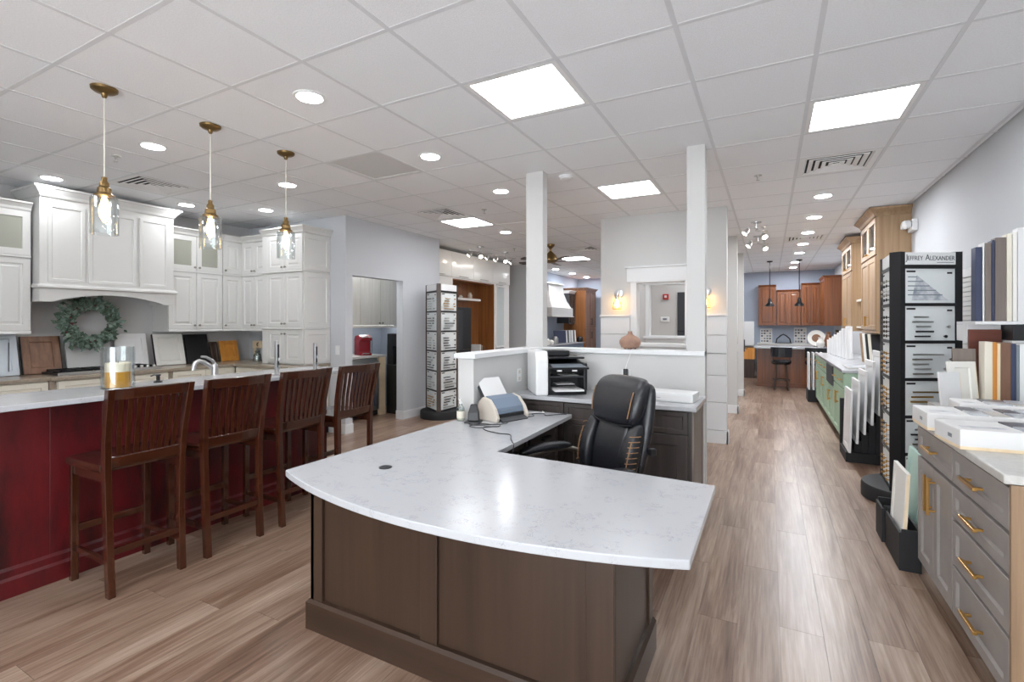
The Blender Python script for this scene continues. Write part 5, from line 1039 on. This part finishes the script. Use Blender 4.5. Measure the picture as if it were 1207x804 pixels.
t = thing('television', 'large black television panel in the walnut bay', 'television', (-5.22, 7.62, .9), 90); MB().box(0, .72, .12, .16, .03, .86).build('screen', 'black_plastic', t, bevel=.005); MB().box(-.0, .36, .08, .115, .0, .80).build('side_panel', 'charcoal', t, bevel=.004); MB().box(.1, .6, .05, .25, -.039, .03).build('stand', 'black_metal', t)
for k, (y, h, mt, lb) in enumerate(((7.72, .12, 'wood_pale', 'pale wood candle block'), (7.83, .09, 'ceramic', 'white ceramic bud vase'), (7.95, .07, 'brown_glaze', 'small brown glazed bowl'), (8.08, .06, 'ceramic', 'small white ceramic dish'), (8.42, .13, 'beige_plastic', 'beige ceramic cup'))):
    o = MB().lathe([(.03, 0), (.045, .02), (.045, h * .6), (.025, h * .85), (.03, h)], c=(-5.42, y, 1.9455), seg=14).build('ornament', mt, smooth=True); tag(o, lb + ' on the floating walnut bay shelf', 'ornament')
for k in range(3):
    o = MB().box(-5.36, -5.12 - .03, 8.37 + k * .06, 8.415 + k * .06, .8605, 1.02 - .02 * k).build('binder', ['paper', 'wood_tan', 'wood_dark'][k], bevel=.002); tag(o, ['white binder', 'tan binder', 'dark brown binder'][k] + ' standing in the walnut bay', 'binder')
# ================================================================== FAR LEFT KITCHEN
t = thing('range_hood', 'white flared range hood on the blue-grey far wall', 'range hood', (-4.9, 11.45, 0), 90)
MB().stack([(-.05, 1.45, -.02, .497, 1.64), (-.05, 1.45, -.02, .497, 1.86), (-.02, 1.42, .0, .497, 1.87)]).build('skirt', W, t, bevel=.004)
MB().stack([(0, 1.40, .01, .497, 1.87), (.10, 1.30, .10, .497, 2.05), (.2, 1.2, .17, .497, 2.3), (.22, 1.18, .19, .497, 2.50)]).build('flared_body', W, t)
MB().stack([(.18, 1.22, .15, .497, 2.50), (.2, 1.2, .17, .497, 2.52)]).build('top_trim', W, t); MB().box(-.07, 1.47, -.04, .497, 1.62, 1.64).build('bottom_trim', W, t)
t = base('base_cabinet', 'slate base cabinets below the far white hood', (-4.78, 10.6, 0), 90, 2.85, [(.71, d2), (.71, d2), (.71, d2), (.72, d2)], d=.615, mat='slate_blue')
ct = MB().box(-5.398, -4.74, 10.58, 13.47, .881, .915).build('countertop', 'quartz'); tag(ct, 'white countertop below the far white hood', 'countertop')
t = thing('upper_cabinet', 'brown wall cabinet next to the stub wall in the far kitchen', 'cabinet', (-5.05, 10.6, 0), 90); MB().box(0, .7, 0, .345, 1.40, 2.45).build('body', 'wood_brown', t); front(t, 'door', 0, .35, 1.40, 2.45, 'wood_brown'); front(t, 'door', .35, .7, 1.40, 2.45, 'wood_brown'); crown(t, .7, .345, 2.45, 'wood_brown')
t = thing('upper_cabinet', 'dark glass-door wall cabinet between the far hood and pantry', 'cabinet', (-5.05, 12.96, 0), 90); carcass(t, .48, .345, 1.42, 2.3, 'charcoal', [(0, 0, 1.45, 2.28)]); front(t, 'glass', 0, .24, 1.42, 2.3, 'charcoal'); front(t, 'glass', .24, .48, 1.42, 2.3, 'charcoal'); crown(t, .48, .345, 2.3, W, left=False, right=False)
for z in (1.7, 2.0): MB().box(.02, .46, .03, .33, z, z + .015).build('shelf', 'charcoal', t)
t = thing('pantry_cabinet', 'tall brown oak pantry cabinet with dark front in the far kitchen corner', 'cabinet', (-4.73, 13.5, 0), 90); MB().box(0, .92, 0, .665, .1, 2.40).build('body', 'wood_walnut', t); MB().box(0, .92, .06, .665, 0, .1).build('toe_kick', 'black_matte', t)
for k in range(2): front(t, 'door', k * .46, (k + 1) * .46, .12, 1.30, 'wood_brown', ('v', k * .46 + (.42 if k == 0 else .04), 1.1, .2), hmat='bronze'); front(t, 'door', k * .46, (k + 1) * .46, 1.32, 2.39, 'wood_brown', ('v', k * .46 + (.42 if k == 0 else .04), 1.5, .2), hmat='bronze')
crown(t, .92, .665, 2.40, 'wood_brown', left=True)
for k in range(8):
    y = 12.3 + k * .11; mt = ['navy', 'sample_white', 'charcoal', 'sample_white', 'door_grey', 'sample_white', 'charcoal', 'off_white'][k]; lb = ['navy', 'bright white', 'charcoal', 'plain white', 'light grey', 'narrow white', 'dark grey', 'off-white'][k]
    board('sample_board', lb + ' sample board leaning on the far white counter', -5.2, y, ZC, .34, .016, .34, mt, 35, 'slab', 12, 'sample boards on the far counter')
for k, (y, h, mt, lb) in enumerate(((11.0, .16, 'ceramic', 'white canister'), (11.25, .12, 'ceramic', 'low white bowl'), (11.55, .2, 'steel', 'steel kettle'), (13.40, .16, 'black_plastic', 'small black appliance'))):
    o = MB().lathe([(.08, 0), (.09, .03), (.09, h * .7), (.06, h * .95), (.02, h)], c=(-4.86, y, ZC), seg=16).build('canister', mt, smooth=True); tag(o, lb + ' on the far white counter', 'kitchenware')
# ================================================================== FAR CHERRY KITCHEN
CH = 'wood_cherry'
def cherry(label, x, w, z0, z1, n, y=14.72): 
    t = thing('upper_cabinet', label, 'cabinet', (x, y, 0), 0); MB().box(0, w, 0, 15.058 - y, z0, z1).build('body', CH, t)
    for k in range(n): front(t, 'door', k * w / n, (k + 1) * w / n, z0, z1, CH, ('k', k * w / n + (w / n - .03 if k % 2 == 0 else .03), z0 + .06), True, hmat='bronze')
    crown(t, w, 15.058 - y, z1, CH, ((0, 0), (.01, .01), (.03, .04), (.035, .05)), left=False, right=False)
cherry('cherry single-door wall cabinet at the open end of the far kitchen', -.27, .42, 1.39, 2.42, 1); cherry('lower cherry two-door wall cabinet between taller ones in the far kitchen', .16, .55, 1.39, 2.28, 2); cherry('cherry two-door wall cabinet beside the corner of the far kitchen', .72, .42, 1.39, 2.44, 2)
t = thing('upper_cabinet', 'large cherry wall cabinet on the right wall of the far kitchen', 'cabinet', (1.15, 14.64, 0), -90); MB().box(0, 1.1, 0, .328, 1.39, 2.52).build('body', CH, t)
for k in range(3): front(t, 'door', k * 1.1 / 3, (k + 1) * 1.1 / 3, 1.39, 2.52, CH, ('k', k * 1.1 / 3 + .03, 1.45), True, hmat='bronze')
crown(t, 1.1, .328, 2.52, CH, ((0, 0), (.01, .01), (.03, .04), (.035, .05)), left=False)
t = thing('peninsula', 'cherry beadboard peninsula in the far kitchen', 'peninsula', (-.26, 12.6, 0)); MB().box(0, 1.735, .015, .65, 0, .88).build('body', CH, t)
for k in range(18): MB().box(.004 + k * .0964, .0924 + k * .0964, 0, .015, .1, .88).build('bead_board', CH, t)
MB().box(-.006, 1.735, -.01, .02, 0, .1).build('base_moulding', 'wood_cherry_x', t)
ct = MB().box(-.32, 1.475, 12.35, 13.28, .881, .92).build('countertop', 'quartz', bevel=.004); tag(ct, 'pale stone top of the far cherry peninsula', 'countertop')
base('base_cabinet', 'cherry base cabinets along the far back wall', (-.27, 14.44, 0), 0, 1.74, [(.58, d2), (.58, d2), (.58, d2)], d=.6, mat=CH, hmat='bronze')
ct = MB().box(-.30, 1.475, 14.40, 15.04, .881, .915).build('countertop', 'counter_grey'); tag(ct, 'grey counter along the far back wall', 'countertop')
def fstool(x, y, lb, rot=180):
    t = thing('swivel_stool', lb, 'stool', (x, y, 0), rot)
    for k in range(4):
        a = math.pi / 4 + k * math.pi / 2; MB().tube([(.19 * math.cos(a), .19 * math.sin(a), 0), (.15 * math.cos(a), .15 * math.sin(a), .3), (.13 * math.cos(a), .13 * math.sin(a), .56)], [.02, .018, .02], 8).build('leg', 'wood_dark', t, smooth=True)
    MB().tube([(.16 * math.cos(a * .3927), .16 * math.sin(a * .3927), .22) for a in range(16)], .012, 8, closed=True).build('foot_ring', 'wood_dark', t, smooth=True); MB().lathe([(.17, .56), (.19, .58), (.20, .62), (.18, .65), (.05, .66)], seg=24).build('seat', 'leather', t, smooth=True)
    L = []
    for k in range(9):
        a = math.radians(-90 - 60 + k * 15); L.append([(.20 * math.cos(a), .20 * math.sin(a), .72), (.225 * math.cos(a), .225 * math.sin(a), .72), (.235 * math.cos(a), .235 * math.sin(a), .93), (.21 * math.cos(a), .21 * math.sin(a), .93)])
    MB().loops(L).build('backrest', 'leather', t)
    for a in (-140, -40): a = math.radians(a); MB().tube([(.18 * math.cos(a), .18 * math.sin(a), .60), (.215 * math.cos(a), .215 * math.sin(a), .74)], .012, 8).build('back_post', 'wood_dark', t)
fstool(.22, 12.13, 'dark swivel stool at the peninsula end nearest the bench', 0); fstool(.86, 12.13, 'dark swivel stool at the peninsula near the right wall', 0)
def bpend(x, lb):
    t = thing('pendant_light', lb, 'pendant light', (x, 12.45, CZ)); MB().lathe([(.06, 0), (.06, -.02), (.02, -.03)], seg=18).build('canopy', 'black_metal', t); MB().tube([(0, 0, -.02), (0, 0, -.86)], .009, 8).build('rod', 'black_metal', t); MB().loops([[(r * math.cos(a * math.pi / 12), r * math.sin(a * math.pi / 12), z) for a in range(24)] for r, z in ((.018, -.84), (.035, -.87), (.04, -.93), (.09, -.985), (.10, -1.02), (.094, -1.02), (.084, -.985), (.034, -.93), (.03, -.87))], closed=True).build('shade', 'black_metal', t, smooth=True); MB().lathe([(.01, -.95), (.03, -.975), (.03, -.995), (.012, -1.01)], seg=12).build('bulb', 'bulb_warm', t, smooth=True)
bpend(0, 'black metal pendant over the peninsula end nearest the bench'); bpend(.575, 'black metal pendant over the peninsula near the right wall')
def sheet(name, lb, cat, x0, x1, y, z0, z1):
    t = thing(name, lb, cat, (x0, y, z0)); w = x1 - x0; h = z1 - z0; MB().box(0, w, 0, .02, 0, h).build('backing', 'paper', t)
    for i in range(4):
        for j in range(5): MB().box(.02 + i * (w - .03) / 4, .02 + i * (w - .03) / 4 + (w - .03) / 4 * .7, -.004, 0, .03 + j * (h - .05) / 5, .03 + j * (h - .05) / 5 + (h - .05) / 5 * .6).build('swatch', ['grey_plastic', 'wood_taupe', 'charcoal', 'beige_plastic'][(i + j * 3) % 4], t)
sheet('tile_sample_board', 'white board of small grey swatches on the far counter at its open end', 'sample board', -.23, .06, 14.98, .916, 1.31); sheet('tile_sample_board', 'white board of small grey swatches on the far counter by the decorative plate', 'sample board', .57, .86, 14.98, .916, 1.34)
t = thing('decorative_arch', 'dark metal arched ornament between the two swatch boards', 'ornament', (.32, 14.85, .916)); MB().tube([(-.17, 0, 0), (-.15, 0, .12), (-.07, 0, .2), (0, 0, .24), (.07, 0, .2), (.15, 0, .12), (.17, 0, 0)], .016, 8).build('arch', 'black_metal', t, smooth=True); MB().box(-.2, .2, -.04, .04, 0, .02).build('base', 'black_metal', t)
t = thing('decorative_plate', 'round white and brown plate standing on the peninsula', 'plate', (.93, 12.95, .92)); MB().lathe([(.02, 0), (.12, .006), (.18, .03), (.178, .036), (.12, .014), (.02, .008)], seg=28, mat=Matrix.Translation((0, 0, .19)) @ Matrix.Rotation(math.radians(80), 4, 'X')).build('rim', 'ceramic', t, smooth=True); MB().lathe([(.01, .012), (.09, .0135)], seg=20, mat=Matrix.Translation((0, -.004, .19)) @ Matrix.Rotation(math.radians(80), 4, 'X')).build('painted_centre', 'brown_glaze', t); MB().box(-.06, .06, -.03, .05, 0, .02).build('stand', 'wood_dark', t)
for k, (x, y, h, mt, lb) in enumerate(((1.14, 12.72, .34, 'brown_glaze', 'tall brown glazed vase'), (1.33, 12.88, .38, 'bronze', 'tall bronze urn'), (.98, 12.58, .22, 'ceramic', 'cream pitcher'))):
    o = MB().lathe([(.05, 0), (.07, h * .15), (.085, h * .45), (.05, h * .75), (.035, h * .85), (.05, h), (.03, h)], c=(x, y, .9205), seg=18).build('vase', mt, smooth=True); tag(o, lb + ' on the far peninsula', 'vase')
t = thing('bench', 'dark bench with honey wood panel and white boards against the far wall', 'bench', (-.66, 14.35, 0)); MB().box(0, .30, 0, .5, .0, .50).build('base', 'wood_dark', t, bevel=.004); MB().box(0, .31, -.01, .5, .50, .80).build('honey_panel', 'wood_honey', t, bevel=.004); MB().box(0, .31, 0, .5, .80, .84).build('top', 'wood_dark', t)
for k in range(4): MB().box(.01, .29, .2, .23, .86 + k * .16, 1.01 + k * .16).build('white_slat', 'sample_white', t)
MB().box(.02, .28, .23, .26, .84, 1.5).build('back_post', 'sample_white', t)
